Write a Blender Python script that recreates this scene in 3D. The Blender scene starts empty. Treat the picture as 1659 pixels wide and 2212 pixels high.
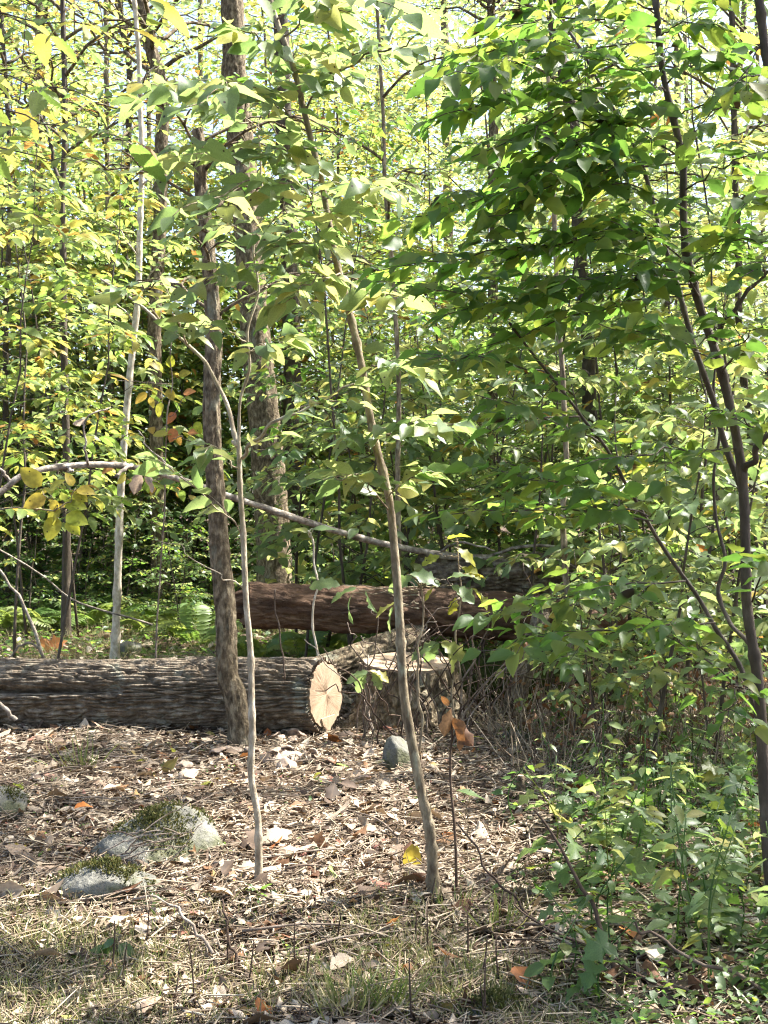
import bpy, math, time
import numpy as np
from mathutils import Vector, Matrix

T0 = time.time()
SC = bpy.context.scene
COL = SC.collection

# ------------------------------------------------------------------ camera
CAM_H = 1.6
FPX = 2551.0            # focal length in picture units of a 1659 x 2212 picture
CXP, CYP = 829.5, 1106.0
cam = bpy.data.cameras.new('camera')
cam.sensor_fit = 'VERTICAL'
cam.angle = 2 * math.atan(CYP / FPX)
cam.clip_start = 0.05
cam.clip_end = 2000
camo = bpy.data.objects.new('camera', cam)
COL.objects.link(camo)
camo.location = (0, 0, CAM_H)
camo.rotation_euler = (math.radians(90), 0, 0)
SC.camera = camo

# ------------------------------------------------------------------ light
EL = math.radians(55)
AZ = math.radians(68)           # towards +X from +Y: the sun stands behind the scene, to the right
SX, SY = math.sin(AZ), math.cos(AZ)
TAN = math.tan(EL)
world = bpy.data.worlds.new('World')
SC.world = world
world.use_nodes = True
wn = world.node_tree
for n in list(wn.nodes):
    wn.nodes.remove(n)
sky = wn.nodes.new('ShaderNodeTexSky')
sky.sky_type = 'NISHITA'
sky.sun_disc = False
sky.sun_elevation = EL
sky.sun_rotation = AZ
sky.air_density = 1.0
sky.dust_density = 3.0
sky.ozone_density = 0.6
bg = wn.nodes.new('ShaderNodeBackground')
bg.inputs[1].default_value = 0.105
wo = wn.nodes.new('ShaderNodeOutputWorld')
wn.links.new(sky.outputs[0], bg.inputs[0])
wn.links.new(bg.outputs[0], wo.inputs[0])
sun = bpy.data.lights.new('sun', 'SUN')
sun.energy = 5.0
sun.angle = math.radians(0.53)
sun.color = (1.0, 0.965, 0.90)
suno = bpy.data.objects.new('sun', sun)
COL.objects.link(suno)
suno.rotation_euler = Vector((SX * math.cos(EL), SY * math.cos(EL), math.sin(EL))).to_track_quat('Z', 'Y').to_euler()
suno.location = (6, 6, 20)

SC.view_settings.view_transform = 'Standard'
SC.view_settings.look = 'None'
SC.view_settings.exposure = 2.15
SC.view_settings.gamma = 1.0
SC.view_settings.use_curve_mapping = False
SC.render.engine = 'CYCLES'
SC.cycles.use_denoising = True
SC.cycles.max_bounces = 5
SC.cycles.diffuse_bounces = 3
SC.cycles.glossy_bounces = 2
SC.cycles.transmission_bounces = 4
SC.cycles.transparent_max_bounces = 4
SC.cycles.caustics_reflective = False
SC.cycles.caustics_refractive = False
SC.cycles.adaptive_threshold = 0.03
SC.cycles.use_light_tree = False
SC.cycles.sample_clamp_indirect = 6.0
SC.cycles.pixel_filter_type = 'BLACKMAN_HARRIS'
SC.cycles.filter_width = 1.2

# ------------------------------------------------------------------ helpers: noise
R = np.random.default_rng(7)

def _hash(ix, iy, iz, k=0):
    n = (ix * 374761393 + iy * 668265263 + iz * 2147483647 + k * 974634599) & 0xffffffff
    n = ((n ^ (n >> 13)) * 1274126177) & 0xffffffff
    n = ((n ^ (n >> 15)) * 2246822519) & 0xffffffff
    return ((n ^ (n >> 16)) & 0xffffff) / 16777215.0

def vnoise(p, k=0):
    p = np.asarray(p, float)
    i = np.floor(p).astype(np.int64)
    f = p - i
    f = f * f * (3 - 2 * f)
    r = 0
    for dx in (0, 1):
        for dy in (0, 1):
            for dz in (0, 1):
                w = (f[..., 0] if dx else 1 - f[..., 0]) * (f[..., 1] if dy else 1 - f[..., 1]) * (f[..., 2] if dz else 1 - f[..., 2])
                r = r + w * _hash(i[..., 0] + dx, i[..., 1] + dy, i[..., 2] + dz, k)
    return r

def fbm(p, o=3, k=0):
    p = np.asarray(p, float)
    s, a, t = 0, 1.0, 0
    for q in range(o):
        s = s + a * vnoise(p * 2 ** q + 13.7 * q, k)
        t += a
        a *= 0.5
    return s / t

def worley(p, k=0):
    p = np.asarray(p, float)
    i = np.floor(p).astype(np.int64)
    f1 = np.full(p.shape[:-1], 9.0)
    f2 = f1.copy()
    for dx in (-1, 0, 1):
        for dy in (-1, 0, 1):
            for dz in (-1, 0, 1):
                c = i + np.array([dx, dy, dz])
                q = np.stack([c[..., j] + _hash(c[..., 0], c[..., 1], c[..., 2], k + 11 * (j + 1)) for j in range(3)], -1)
                d = np.sqrt(((q - p) ** 2).sum(-1))
                f2 = np.where(d < f1, f1, np.minimum(f2, d))
                f1 = np.minimum(f1, d)
    return f1, f2

def sstep(a, b, x):
    t = np.clip((x - a) / (b - a), 0, 1)
    return t * t * (3 - 2 * t)

def hz(x, y):
    x = np.asarray(x, float)
    y = np.asarray(y, float)
    z0 = np.zeros_like(x)
    a = 0.10 * (fbm(np.stack([x * 0.55 + 3, y * 0.55, z0], -1), 2, 3) - 0.5)
    b = 0.05 * (fbm(np.stack([x * 2.1, y * 2.1 + 9, z0], -1), 2, 4) - 0.5)
    return a + b

def H(x, y):
    return float(hz(np.array([x]), np.array([y]))[0])

# ------------------------------------------------------------------ helpers: picture -> place
def at(px, py, Y):
    return np.array([(px - CXP) / FPX * Y, Y, CAM_H - (py - CYP) / FPX * Y])

def gp(px, py):
    z = 0.0
    for _ in range(4):
        Y = (CAM_H - z) * FPX / (py - CYP)
        X = (px - CXP) / FPX * Y
        z = H(X, Y)
    return np.array([X, Y, z])

def on(px, Y, dz=0.0):
    X = (px - CXP) / FPX * Y
    return np.array([X, Y, H(X, Y) + dz])

def proj(p):
    p = np.asarray(p, float)
    return np.stack([CXP + p[..., 0] / p[..., 1] * FPX, CYP - (p[..., 2] - CAM_H) / p[..., 1] * FPX], -1)

# ------------------------------------------------------------------ helpers: meshes
def mk_mesh(name, V, quads=None, tris=None, smooth=True, rnd=None, mat=None, rib=None):
    me = bpy.data.meshes.new(name)
    V = np.asarray(V, np.float32)
    q = np.asarray(quads, np.int32).reshape(-1, 4) if quads is not None and len(quads) else np.zeros((0, 4), np.int32)
    t = np.asarray(tris, np.int32).reshape(-1, 3) if tris is not None and len(tris) else np.zeros((0, 3), np.int32)
    me.vertices.add(len(V))
    me.vertices.foreach_set('co', V.ravel())
    nl = q.size + t.size
    me.loops.add(nl)
    me.loops.foreach_set('vertex_index', np.concatenate([q.ravel(), t.ravel()]))
    npoly = len(q) + len(t)
    me.polygons.add(npoly)
    ls = np.concatenate([np.arange(len(q)) * 4, q.size + np.arange(len(t)) * 3]).astype(np.int32)
    me.polygons.foreach_set('loop_start', ls)
    me.polygons.foreach_set('use_smooth', np.full(npoly, smooth))
    if rnd is not None:
        a = me.attributes.new('rnd', 'FLOAT', 'FACE')
        a.data.foreach_set('value', np.asarray(rnd, np.float32))
    if rib is not None:
        a = me.attributes.new('rib', 'FLOAT', 'POINT')
        a.data.foreach_set('value', np.asarray(rib, np.float32))
    me.update(calc_edges=True)
    if mat is not None:
        me.materials.append(mat)
    return me

class MB:
    """collects shapes; build() makes ONE mesh object of them"""
    def __init__(s):
        s.v, s.q, s.t, s.n = [], [], [], 0
    def add(s, V, q=None, t=None):
        V = np.asarray(V, float).reshape(-1, 3)
        if q is not None and len(q):
            s.q.append(np.asarray(q, int).reshape(-1, 4) + s.n)
        if t is not None and len(t):
            s.t.append(np.asarray(t, int).reshape(-1, 3) + s.n)
        s.v.append(V)
        s.n += len(V)
        return s
    def tube(s, P, rad, seg=6, cap=True):
        P = np.asarray(P, float)
        n = len(P)
        rad = np.broadcast_to(np.asarray(rad, float), (n,))
        T = np.gradient(P, axis=0)
        T /= np.linalg.norm(T, axis=1)[:, None] + 1e-9
        u = np.cross(T[0], [0.31, 0.87, 0.12])
        u /= np.linalg.norm(u) + 1e-9
        rings = []
        ang = np.arange(seg) * 2 * math.pi / seg
        for i in range(n):
            u = u - T[i] * u.dot(T[i])
            u /= np.linalg.norm(u) + 1e-9
            w = np.cross(T[i], u)
            rings.append(P[i] + rad[i] * (np.cos(ang)[:, None] * u + np.sin(ang)[:, None] * w))
        V = np.concatenate(rings)
        i = np.arange(n - 1)[:, None] * seg
        j = np.arange(seg)[None]
        k = (j + 1) % seg
        q = np.stack([i + j, i + k, i + seg + k, i + seg + j], -1).reshape(-1, 4)
        t = []
        if cap:
            V = np.concatenate([V, P[[0, -1]]])
            for a in range(seg):
                t.append([n * seg, (a + 1) % seg, a])
                t.append([n * seg + 1, (n - 1) * seg + a, (n - 1) * seg + (a + 1) % seg])
        return s.add(V, q, t)
    def mesh(s, name, mat=None, smooth=True, off=None):
        V = np.concatenate(s.v)
        if off is not None:
            V = V - np.asarray(off)
        q = np.concatenate(s.q) if s.q else None
        t = np.concatenate(s.t) if s.t else None
        return mk_mesh(name, V, q, t, smooth, None, mat)

def link(name, me, parent=None, M=None):
    o = bpy.data.objects.new(name, me)
    COL.objects.link(o)
    if parent is not None:
        o.parent = parent
    if M is not None:
        o.matrix_basis = M
    return o

def tag(o, label=None, cat=None, group=None, kind=None):
    if label:
        o['label'] = label
    if cat:
        o['category'] = cat
    if group:
        o['group'] = group
    if kind:
        o['kind'] = kind
    return o

def thing(name, loc, label, cat, group=None, rz=0.0, sc=1.0):
    o = bpy.data.objects.new(name, None)
    o.empty_display_size = 0.1
    COL.objects.link(o)
    o.location = [float(c) for c in loc]
    o.rotation_euler = (0, 0, rz)
    o.scale = (sc, sc, sc)
    return tag(o, label, cat, group)

def curve(P, n, wig=0.0, seed=0):
    """smooth polyline through P (Catmull-Rom), n points, with a little wander"""
    P = np.asarray(P, float)
    m = len(P)
    E = np.concatenate([[2 * P[0] - P[1]], P, [2 * P[-1] - P[-2]]])
    t = np.linspace(0, m - 1, n)
    i = np.minimum(t.astype(int), m - 2)
    f = (t - i)[:, None]
    a, b, c, d = E[i], E[i + 1], E[i + 2], E[i + 3]
    Q = 0.5 * (2 * b + (c - a) * f + (2 * a - 5 * b + 4 * c - d) * f ** 2 + (3 * b - a - 3 * c + d) * f ** 3)
    if wig:
        L = np.linspace(0, 1, n)
        w = np.stack([vnoise(np.stack([L * 9 + seed * 3.1, 0 * L + k * 7.7, 0 * L + seed], -1), 5) - 0.5 for k in range(3)], -1)
        Q = Q + wig * w * np.minimum(1, 6 * L)[:, None]
    return Q

def unit(a):
    a = np.asarray(a, float)
    return a / (np.linalg.norm(a, axis=-1, keepdims=True) + 1e-9)

def frames(d, nrm, size):
    """leaf frames: x along the leaf, z its upper side"""
    x = unit(d)
    z = np.asarray(nrm, float)
    z = unit(z - x * (z * x).sum(-1, keepdims=True))
    y = np.cross(z, x)
    return np.stack([x, y, z], -1) * np.asarray(size, float).reshape(-1, 1, 1)

def rib_of(bv):
    return (np.abs(bv[:, 1]) < 1e-6).astype(float)

def scatter(name, base, M, loc, mat, smooth=True, rnd=None):
    """many copies of small base meshes as one mesh. base: list of (V, tris)"""
    N = len(loc)
    pick = R.integers(0, len(base), N)
    Vs, Ts, Rs, Bs, n = [], [], [], [], 0
    rn = R.random(N) if rnd is None else rnd
    for b, (bv, bt) in enumerate(base):
        idx = np.nonzero(pick == b)[0]
        if not len(idx):
            continue
        V = np.einsum('nij,vj->nvi', M[idx], bv) + loc[idx][:, None, :]
        Tt = bt[None] + (np.arange(len(idx)) * len(bv))[:, None, None] + n
        Vs.append(V.reshape(-1, 3))
        Ts.append(Tt.reshape(-1, 3))
        Rs.append(np.repeat(rn[idx], len(bt)))
        Bs.append(np.tile(rib_of(bv), len(idx)))
        n += len(idx) * len(bv)
    return mk_mesh(name, np.concatenate(Vs), None, np.concatenate(Ts), smooth, np.concatenate(Rs), mat, np.concatenate(Bs))

# ------------------------------------------------------------------ helpers: materials
def new_mat(name):
    m = bpy.data.materials.new(name)
    m.use_nodes = True
    nt = m.node_tree
    for n in list(nt.nodes):
        nt.nodes.remove(n)
    return m, nt

def nd(nt, typ, **kw):
    n = nt.nodes.new(typ)
    for k, v in kw.items():
        if k == 'ins':
            for a, b in v.items():
                n.inputs[a].default_value = b
        else:
            setattr(n, k, v)
    return n

def ramp(nt, fac, stops, interp='LINEAR'):
    r = nt.nodes.new('ShaderNodeValToRGB')
    r.color_ramp.interpolation = interp
    e = r.color_ramp.elements
    while len(e) > 1:
        e.remove(e[-1])
    e[0].position = stops[0][0]
    e[0].color = (*stops[0][1], 1)
    for p, c in stops[1:]:
        q = e.new(p)
        q.color = (*c, 1)
    nt.links.new(fac, r.inputs[0])
    return r.outputs[0]

def math_n(nt, op, a, b=None):
    n = nt.nodes.new('ShaderNodeMath')
    n.operation = op
    for i, x in enumerate((a, b)):
        if x is None:
            continue
        if isinstance(x, (int, float)):
            n.inputs[i].default_value = x
        else:
            nt.links.new(x, n.inputs[i])
    return n.outputs[0]

def mixc(nt, fac, a, b, typ='MIX'):
    n = nt.nodes.new('ShaderNodeMix')
    n.data_type = 'RGBA'
    n.blend_type = typ
    for s, x in ((0, fac), (6, a), (7, b)):
        if isinstance(x, (int, float)):
            n.inputs[s].default_value = x
        elif isinstance(x, tuple):
            n.inputs[s].default_value = (*x, 1)
        else:
            nt.links.new(x, n.inputs[s])
    return n.outputs[2]

def rand_id(nt):
    oi = nt.nodes.new('ShaderNodeObjectInfo')
    at_ = nt.nodes.new('ShaderNodeAttribute')
    at_.attribute_name = 'rnd'
    return math_n(nt, 'FRACT', math_n(nt, 'ADD', oi.outputs['Random'], at_.outputs['Fac']))

def noise_n(nt, scale, detail=3, rough=0.55, vec=None, which='Object'):
    tc = nt.nodes.new('ShaderNodeTexCoord')
    n = nt.nodes.new('ShaderNodeTexNoise')
    n.inputs['Scale'].default_value = scale
    n.inputs['Detail'].default_value = detail
    n.inputs['Roughness'].default_value = rough
    nt.links.new(vec if vec is not None else tc.outputs[which], n.inputs['Vector'])
    return n

def leaf_mat(name, stops, tstops, mix=0.42, rough=0.42, spec=0.5, mottle=14.0, mstr=0.35, spots=0.0):
    """thin leaf: a glossy upper film over a diffuse and a translucent sheet; each leaf its own tint"""
    m, nt = new_mat(name)
    rid = rand_id(nt)
    col = ramp(nt, rid, stops)
    tco = ramp(nt, rid, tstops)
    nz = noise_n(nt, mottle, 2)
    mf = ramp(nt, nz.outputs[0], [(0.3, (1 - mstr,) * 3), (0.7, (1 + 0.0,) * 3)])
    col = mixc(nt, 1.0, col, mf, 'MULTIPLY')
    tco = mixc(nt, 1.0, tco, mf, 'MULTIPLY')
    rb_ = nt.nodes.new('ShaderNodeAttribute')
    rb_.attribute_name = 'rib'
    vein = math_n(nt, 'MULTIPLY', math_n(nt, 'POWER', rb_.outputs['Fac'], 9.0), 0.45)
    col = mixc(nt, vein, col, mixc(nt, 1.0, col, (2.2, 2.1, 1.9), 'MULTIPLY'))
    if spots:
        tc = nt.nodes.new('ShaderNodeTexCoord')
        vo = nt.nodes.new('ShaderNodeTexVoronoi')
        vo.inputs['Scale'].default_value = spots
        nt.links.new(tc.outputs['Object'], vo.inputs['Vector'])
        sf = ramp(nt, vo.outputs['Distance'], [(0.10, (1, 1, 1)), (0.16, (0, 0, 0))])
        col = mixc(nt, sf, col, (0.03, 0.02, 0.008))
        tco = mixc(nt, sf, tco, (0.04, 0.025, 0.01))
    p = nd(nt, 'ShaderNodeBsdfPrincipled', ins={'Roughness': rough})
    p.inputs['Specular IOR Level'].default_value = spec
    nt.links.new(col, p.inputs['Base Color'])
    t = nt.nodes.new('ShaderNodeBsdfTranslucent')
    nt.links.new(tco, t.inputs['Color'])
    mx = nd(nt, 'ShaderNodeMixShader', ins={0: mix})
    nt.links.new(p.outputs[0], mx.inputs[1])
    nt.links.new(t.outputs[0], mx.inputs[2])
    o = nt.nodes.new('ShaderNodeOutputMaterial')
    nt.links.new(mx.outputs[0], o.inputs[0])
    return m

def solid_mat(name, stops, scale=6.0, rough=0.85, bump=0.3, bscale=40.0, stretch=(1, 1, 1), second=None, spec=0.25, dist=0.02, perid=0.0):
    """bark, stone, soil: noise colour with a finer relief; second = (stops, scale, low, high) lays patches over it"""
    m, nt = new_mat(name)
    tc = nt.nodes.new('ShaderNodeTexCoord')
    mp = nt.nodes.new('ShaderNodeMapping')
    mp.inputs['Scale'].default_value = stretch
    nt.links.new(tc.outputs['Object'], mp.inputs[0])
    n1 = noise_n(nt, scale, 6, 0.62, mp.outputs[0])
    f = n1.outputs[0]
    if perid:
        f = math_n(nt, 'ADD', f, math_n(nt, 'MULTIPLY', math_n(nt, 'SUBTRACT', rand_id(nt), 0.5), perid))
    col = ramp(nt, f, stops)
    if second:
        st, s2, lo, hi = second
        n2 = noise_n(nt, s2, 4, 0.6, mp.outputs[0])
        fac = ramp(nt, n2.outputs[0], [(lo, (0, 0, 0)), (hi, (1, 1, 1))])
        n3 = noise_n(nt, s2 * 5, 3)
        col = mixc(nt, fac, col, ramp(nt, n3.outputs[0], st))
    p = nd(nt, 'ShaderNodeBsdfPrincipled', ins={'Roughness': rough})
    p.inputs['Specular IOR Level'].default_value = spec
    nt.links.new(col, p.inputs['Base Color'])
    if bump:
        nb = noise_n(nt, bscale, 5, 0.65, mp.outputs[0])
        b = nd(nt, 'ShaderNodeBump', ins={'Strength': bump, 'Distance': dist})
        nt.links.new(nb.outputs[0], b.inputs['Height'])
        nt.links.new(b.outputs[0], p.inputs['Normal'])
    o = nt.nodes.new('ShaderNodeOutputMaterial')
    nt.links.new(p.outputs[0], o.inputs[0])
    return m

GREEN = [(0, (0.045, 0.092, 0.030)), (0.5, (0.066, 0.120, 0.036)), (0.9, (0.092, 0.145, 0.038)), (1, (0.16, 0.17, 0.03))]
GREEN_T = [(0, (0.20, 0.42, 0.06)), (0.6, (0.33, 0.55, 0.08)), (1, (0.52, 0.58, 0.08))]
LIME = [(0, (0.072, 0.122, 0.048)), (0.6, (0.112, 0.165, 0.062)), (0.9, (0.17, 0.20, 0.035)), (1, (0.30, 0.26, 0.04))]
LIME_T = [(0, (0.33, 0.50, 0.14)), (0.6, (0.47, 0.59, 0.19)), (1, (0.68, 0.64, 0.20))]
YELL = [(0, (0.085, 0.145, 0.035)), (0.5, (0.15, 0.20, 0.038)), (0.8, (0.26, 0.26, 0.042)), (0.92, (0.36, 0.29, 0.045)), (0.97, (0.33, 0.17, 0.04)), (1, (0.22, 0.09, 0.03))]
YELL_T = [(0, (0.34, 0.54, 0.10)), (0.5, (0.50, 0.60, 0.12)), (0.85, (0.70, 0.60, 0.12)), (1, (0.5, 0.22, 0.06))]
LIT = [(0, (0.055, 0.038, 0.027)), (0.22, (0.125, 0.085, 0.06)), (0.45, (0.25, 0.19, 0.135)), (0.7, (0.41, 0.33, 0.245)), (0.93, (0.58, 0.485, 0.37)), (0.975, (0.27, 0.10, 0.075)), (1, (0.33, 0.29, 0.09))]
DRYT = [(0, (0.10, 0.05, 0.02)), (1, (0.35, 0.22, 0.10))]

M = {}
M['green'] = leaf_mat('green_leaf', GREEN, GREEN_T, 0.42, 0.48, 0.5, 30, 0.3)
M['shrub'] = leaf_mat('shrub_leaf', GREEN, GREEN_T, 0.52, 0.50, 0.45, 3, 0.25, spots=5.0)
M['lime'] = leaf_mat('lime_leaf', LIME, LIME_T, 0.46, 0.45, 0.5, 30, 0.25, spots=4.0)
M['yellow'] = leaf_mat('yellow_leaf', YELL, YELL_T, 0.47, 0.5, 0.4, 30, 0.25)
M['turning'] = leaf_mat('turning_leaf', [(0, (0.20, 0.24, 0.03)), (0.7, (0.29, 0.28, 0.035)), (1, (0.34, 0.23, 0.04))], [(0, (0.52, 0.60, 0.06)), (1, (0.72, 0.56, 0.08))], 0.5, 0.5, 0.4, 4, 0.45, spots=3.5)
M['litter'] = leaf_mat('litter_leaf', LIT, DRYT, 0.12, 0.7, 0.2, 25, 0.35)
M['brown'] = leaf_mat('brown_leaf', [(0, (0.10, 0.048, 0.026)), (0.5, (0.18, 0.095, 0.050)), (1, (0.30, 0.18, 0.095))], [(0, (0.3, 0.11, 0.03)), (1, (0.5, 0.22, 0.07))], 0.25, 0.65, 0.25, 12, 0.4)
M['tan'] = leaf_mat('tan_leaf', [(0, (0.25, 0.17, 0.12)), (1, (0.48, 0.37, 0.27))], DRYT, 0.12, 0.7, 0.2, 14, 0.35)
M['straw'] = leaf_mat('straw', [(0, (0.10, 0.068, 0.046)), (0.5, (0.29, 0.22, 0.15)), (0.85, (0.48, 0.39, 0.28)), (1, (0.60, 0.50, 0.37))], DRYT, 0.1, 0.7, 0.2, 20, 0.3)
M['grass'] = leaf_mat('grass_blade', [(0, (0.08, 0.115, 0.035)), (0.3, (0.20, 0.19, 0.08)), (0.65, (0.37, 0.30, 0.165)), (1, (0.50, 0.42, 0.26))], [(0, (0.2, 0.34, 0.05)), (1, (0.5, 0.42, 0.2))], 0.3, 0.6, 0.3, 20, 0.2)
M['soil'] = solid_mat('forest_soil', [(0.3, (0.030, 0.020, 0.013)), (0.5, (0.075, 0.050, 0.034)), (0.7, (0.15, 0.105, 0.072))], 9, 0.95, 0.7, 55, spec=0.1)
M['oakbark'] = solid_mat('oak_log_bark', [(0.3, (0.065, 0.048, 0.032)), (0.5, (0.155, 0.120, 0.084)), (0.68, (0.33, 0.275, 0.205))], 14, 0.9, 0.8, 70, (1, 1, 1), ([(0.3, (0.19, 0.20, 0.15)), (0.7, (0.34, 0.34, 0.27))], 3.5, 0.58, 0.72))
M['treebark'] = solid_mat('tree_bark', [(0.34, (0.048, 0.035, 0.021)), (0.5, (0.140, 0.106, 0.066)), (0.64, (0.29, 0.235, 0.155))], 26, 0.92, 1.0, 60, (1, 1, 0.5), ([(0.3, (0.16, 0.17, 0.12)), (0.7, (0.27, 0.27, 0.21))], 5, 0.60, 0.72))
M['palebark'] = solid_mat('pale_sapling_bark', [(0.34, (0.30, 0.245, 0.18)), (0.5, (0.50, 0.43, 0.33)), (0.66, (0.68, 0.61, 0.51))], 24, 0.8, 0.35, 60, (1, 1, 0.5))
M['greybark'] = solid_mat('grey_sapling_bark', [(0.34, (0.085, 0.062, 0.040)), (0.5, (0.19, 0.148, 0.095)), (0.66, (0.35, 0.29, 0.195))], 26, 0.8, 0.5, 70, (1, 1, 0.4), ([(0.3, (0.25, 0.26, 0.18)), (0.7, (0.40, 0.40, 0.31))], 9, 0.58, 0.68))
M['tanbark'] = solid_mat('tan_sapling_bark', [(0.34, (0.17, 0.13, 0.088)), (0.5, (0.32, 0.265, 0.19)), (0.66, (0.52, 0.45, 0.35))], 26, 0.8, 0.5, 70, (1, 1, 0.4), ([(0.3, (0.30, 0.30, 0.22)), (0.7, (0.46, 0.46, 0.37))], 9, 0.6, 0.7))
M['stembark'] = solid_mat('dark_stem_bark', [(0.3, (0.040, 0.030, 0.022)), (0.55, (0.085, 0.066, 0.048)), (0.75, (0.15, 0.12, 0.09))], 20, 0.75, 0.4, 70, (1, 1, 0.4))
M['twig'] = solid_mat('dead_twig', [(0.3, (0.09, 0.062, 0.045)), (0.5, (0.19, 0.145, 0.11)), (0.72, (0.36, 0.30, 0.24))], 12, 0.85, 0.3, 80, perid=0.35)
M['darktwig'] = solid_mat('dark_dead_stem', [(0.3, (0.03, 0.019, 0.013)), (0.6, (0.085, 0.055, 0.038)), (0.8, (0.16, 0.11, 0.075))], 14, 0.85, 0.3, 80, perid=0.2)
M['whitetwig'] = solid_mat('bleached_limb', [(0.34, (0.10, 0.078, 0.058)), (0.5, (0.25, 0.21, 0.17)), (0.66, (0.46, 0.41, 0.35))], 16, 0.85, 0.5, 60)
M['rotten'] = solid_mat('rotten_wood', [(0.28, (0.030, 0.018, 0.011)), (0.5, (0.085, 0.048, 0.028)), (0.7, (0.17, 0.10, 0.06))], 7, 0.85, 0.8, 45, (0.35, 1, 1), ([(0.3, (0.12, 0.075, 0.045)), (0.7, (0.28, 0.19, 0.12))], 2.6, 0.56, 0.68), dist=0.03)
M['stone'] = solid_mat('grey_stone', [(0.3, (0.075, 0.072, 0.060)), (0.5, (0.155, 0.149, 0.127)), (0.7, (0.27, 0.26, 0.225))], 9, 0.92, 0.8, 35, second=([(0.3, (0.05, 0.055, 0.03)), (0.7, (0.13, 0.13, 0.075))], 5, 0.47, 0.60))
M['moss'] = leaf_mat('moss', [(0, (0.035, 0.042, 0.014)), (0.5, (0.075, 0.085, 0.022)), (0.8, (0.13, 0.125, 0.04)), (1, (0.20, 0.16, 0.08))], [(0, (0.1, 0.12, 0.03)), (1, (0.25, 0.22, 0.06))], 0.18, 0.8, 0.2, 30, 0.3)
M['mossbase'] = solid_mat('moss_mat', [(0.3, (0.020, 0.026, 0.006)), (0.6, (0.065, 0.08, 0.014)), (0.8, (0.12, 0.13, 0.03))], 18, 0.95, 0.9, 60)
M['cap'] = solid_mat('mushroom_flesh', [(0.3, (0.20, 0.14, 0.10)), (0.5, (0.32, 0.24, 0.18)), (0.7, (0.44, 0.35, 0.27))], 22, 0.75, 0.2, 60, perid=0.25)

def wood_mat():
    """fresh sawn end grain: rings, rays and drying stains round the local Z axis"""
    m, nt = new_mat('sawn_wood')
    tc = nt.nodes.new('ShaderNodeTexCoord')
    sx = nt.nodes.new('ShaderNodeSeparateXYZ')
    nt.links.new(tc.outputs['Object'], sx.inputs[0])
    wob = noise_n(nt, 5, 3)
    r = math_n(nt, 'SQRT', math_n(nt, 'ADD', math_n(nt, 'POWER', sx.outputs[0], 2.0), math_n(nt, 'POWER', sx.outputs[1], 2.0)))
    rr = math_n(nt, 'ADD', math_n(nt, 'MULTIPLY', r, 620.0), math_n(nt, 'MULTIPLY', wob.outputs[0], 14.0))
    ring = math_n(nt, 'ADD', math_n(nt, 'MULTIPLY', math_n(nt, 'SINE', rr), 0.5), 0.5)
    a = math_n(nt, 'ARCTAN2', sx.outputs[1], sx.outputs[0])
    cb = nt.nodes.new('ShaderNodeCombineXYZ')
    nt.links.new(math_n(nt, 'MULTIPLY', a, 2.6), cb.inputs[0])
    nt.links.new(math_n(nt, 'MULTIPLY', r, 2.0), cb.inputs[1])
    ray = noise_n(nt, 1.6, 3, 0.6, cb.outputs[0])
    col = ramp(nt, ring, [(0, (0.31, 0.225, 0.15)), (1, (0.40, 0.30, 0.21))])
    rayc = ramp(nt, ray.outputs[0], [(0.30, (0.80, 0.72, 0.64)), (0.50, (1, 1, 1)), (0.75, (1.08, 1.06, 1.04))])
    col = mixc(nt, 1.0, col, rayc, 'MULTIPLY')
    ck = math_n(nt, 'ABSOLUTE', math_n(nt, 'SUBTRACT', ray.outputs[0], 0.5))
    col = mixc(nt, ramp(nt, ck, [(0.003, (0.22, 0.22, 0.22)), (0.012, (0, 0, 0))]), col, (0.16, 0.09, 0.05))
    st = noise_n(nt, 9, 4)
    col = mixc(nt, ramp(nt, st.outputs[0], [(0.55, (0, 0, 0)), (0.75, (0.6, 0.6, 0.6))]), col, (0.30, 0.18, 0.10))
    p = nd(nt, 'ShaderNodeBsdfPrincipled', ins={'Roughness': 0.75})
    p.inputs['Specular IOR Level'].default_value = 0.2
    nt.links.new(col, p.inputs['Base Color'])
    b = nd(nt, 'ShaderNodeBump', ins={'Strength': 0.3, 'Distance': 0.004})
    nb = noise_n(nt, 60, 3)
    nt.links.new(math_n(nt, 'ADD', nb.outputs[0], ray.outputs[0]), b.inputs['Height'])
    nt.links.new(b.outputs[0], p.inputs['Normal'])
    o = nt.nodes.new('ShaderNodeOutputMaterial')
    nt.links.new(p.outputs[0], o.inputs[0])
    return m
M['wood'] = wood_mat()

# ------------------------------------------------------------------ leaf shapes (length 1 along x, upper side +z)
def leaf_strip(w, n, curl=0.15, fold=0.25, wave=0.0, twist=0.0, seed=0):
    t = np.linspace(0, 1, n + 1)
    wid = w(t)
    rs = np.random.default_rng(seed)
    ph = rs.random() * 6
    zc = -curl * t ** 2 + 0.25 * curl * t
    V, T = [], []
    for i in range(n + 1):
        wz = wave * math.sin(t[i] * 9 + ph)
        tw = twist * t[i]
        V.append((t[i], 0, zc[i]))
        V.append((t[i], wid[i] * math.cos(tw), zc[i] + fold * wid[i] + wz * wid[i] + wid[i] * math.sin(tw)))
        V.append((t[i], -wid[i] * math.cos(tw), zc[i] + fold * wid[i] - wz * wid[i] - wid[i] * math.sin(tw)))
    for i in range(n):
        a, b = i * 3, i * 3 + 3
        if i > 0:
            T += [(a, b, b + 1), (a, b + 1, a + 1), (a, a + 2, b + 2), (a, b + 2, b)]
        else:
            T += [(a, b, b + 1), (a, b + 2, b)]
    if wid[-1] < 1e-4:
        T = [q for q in T if not (len({(V[i][0], abs(round(V[i][1], 6))) for i in q}) < 3)]
    return np.array(V, float), np.array(T, int)

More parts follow.
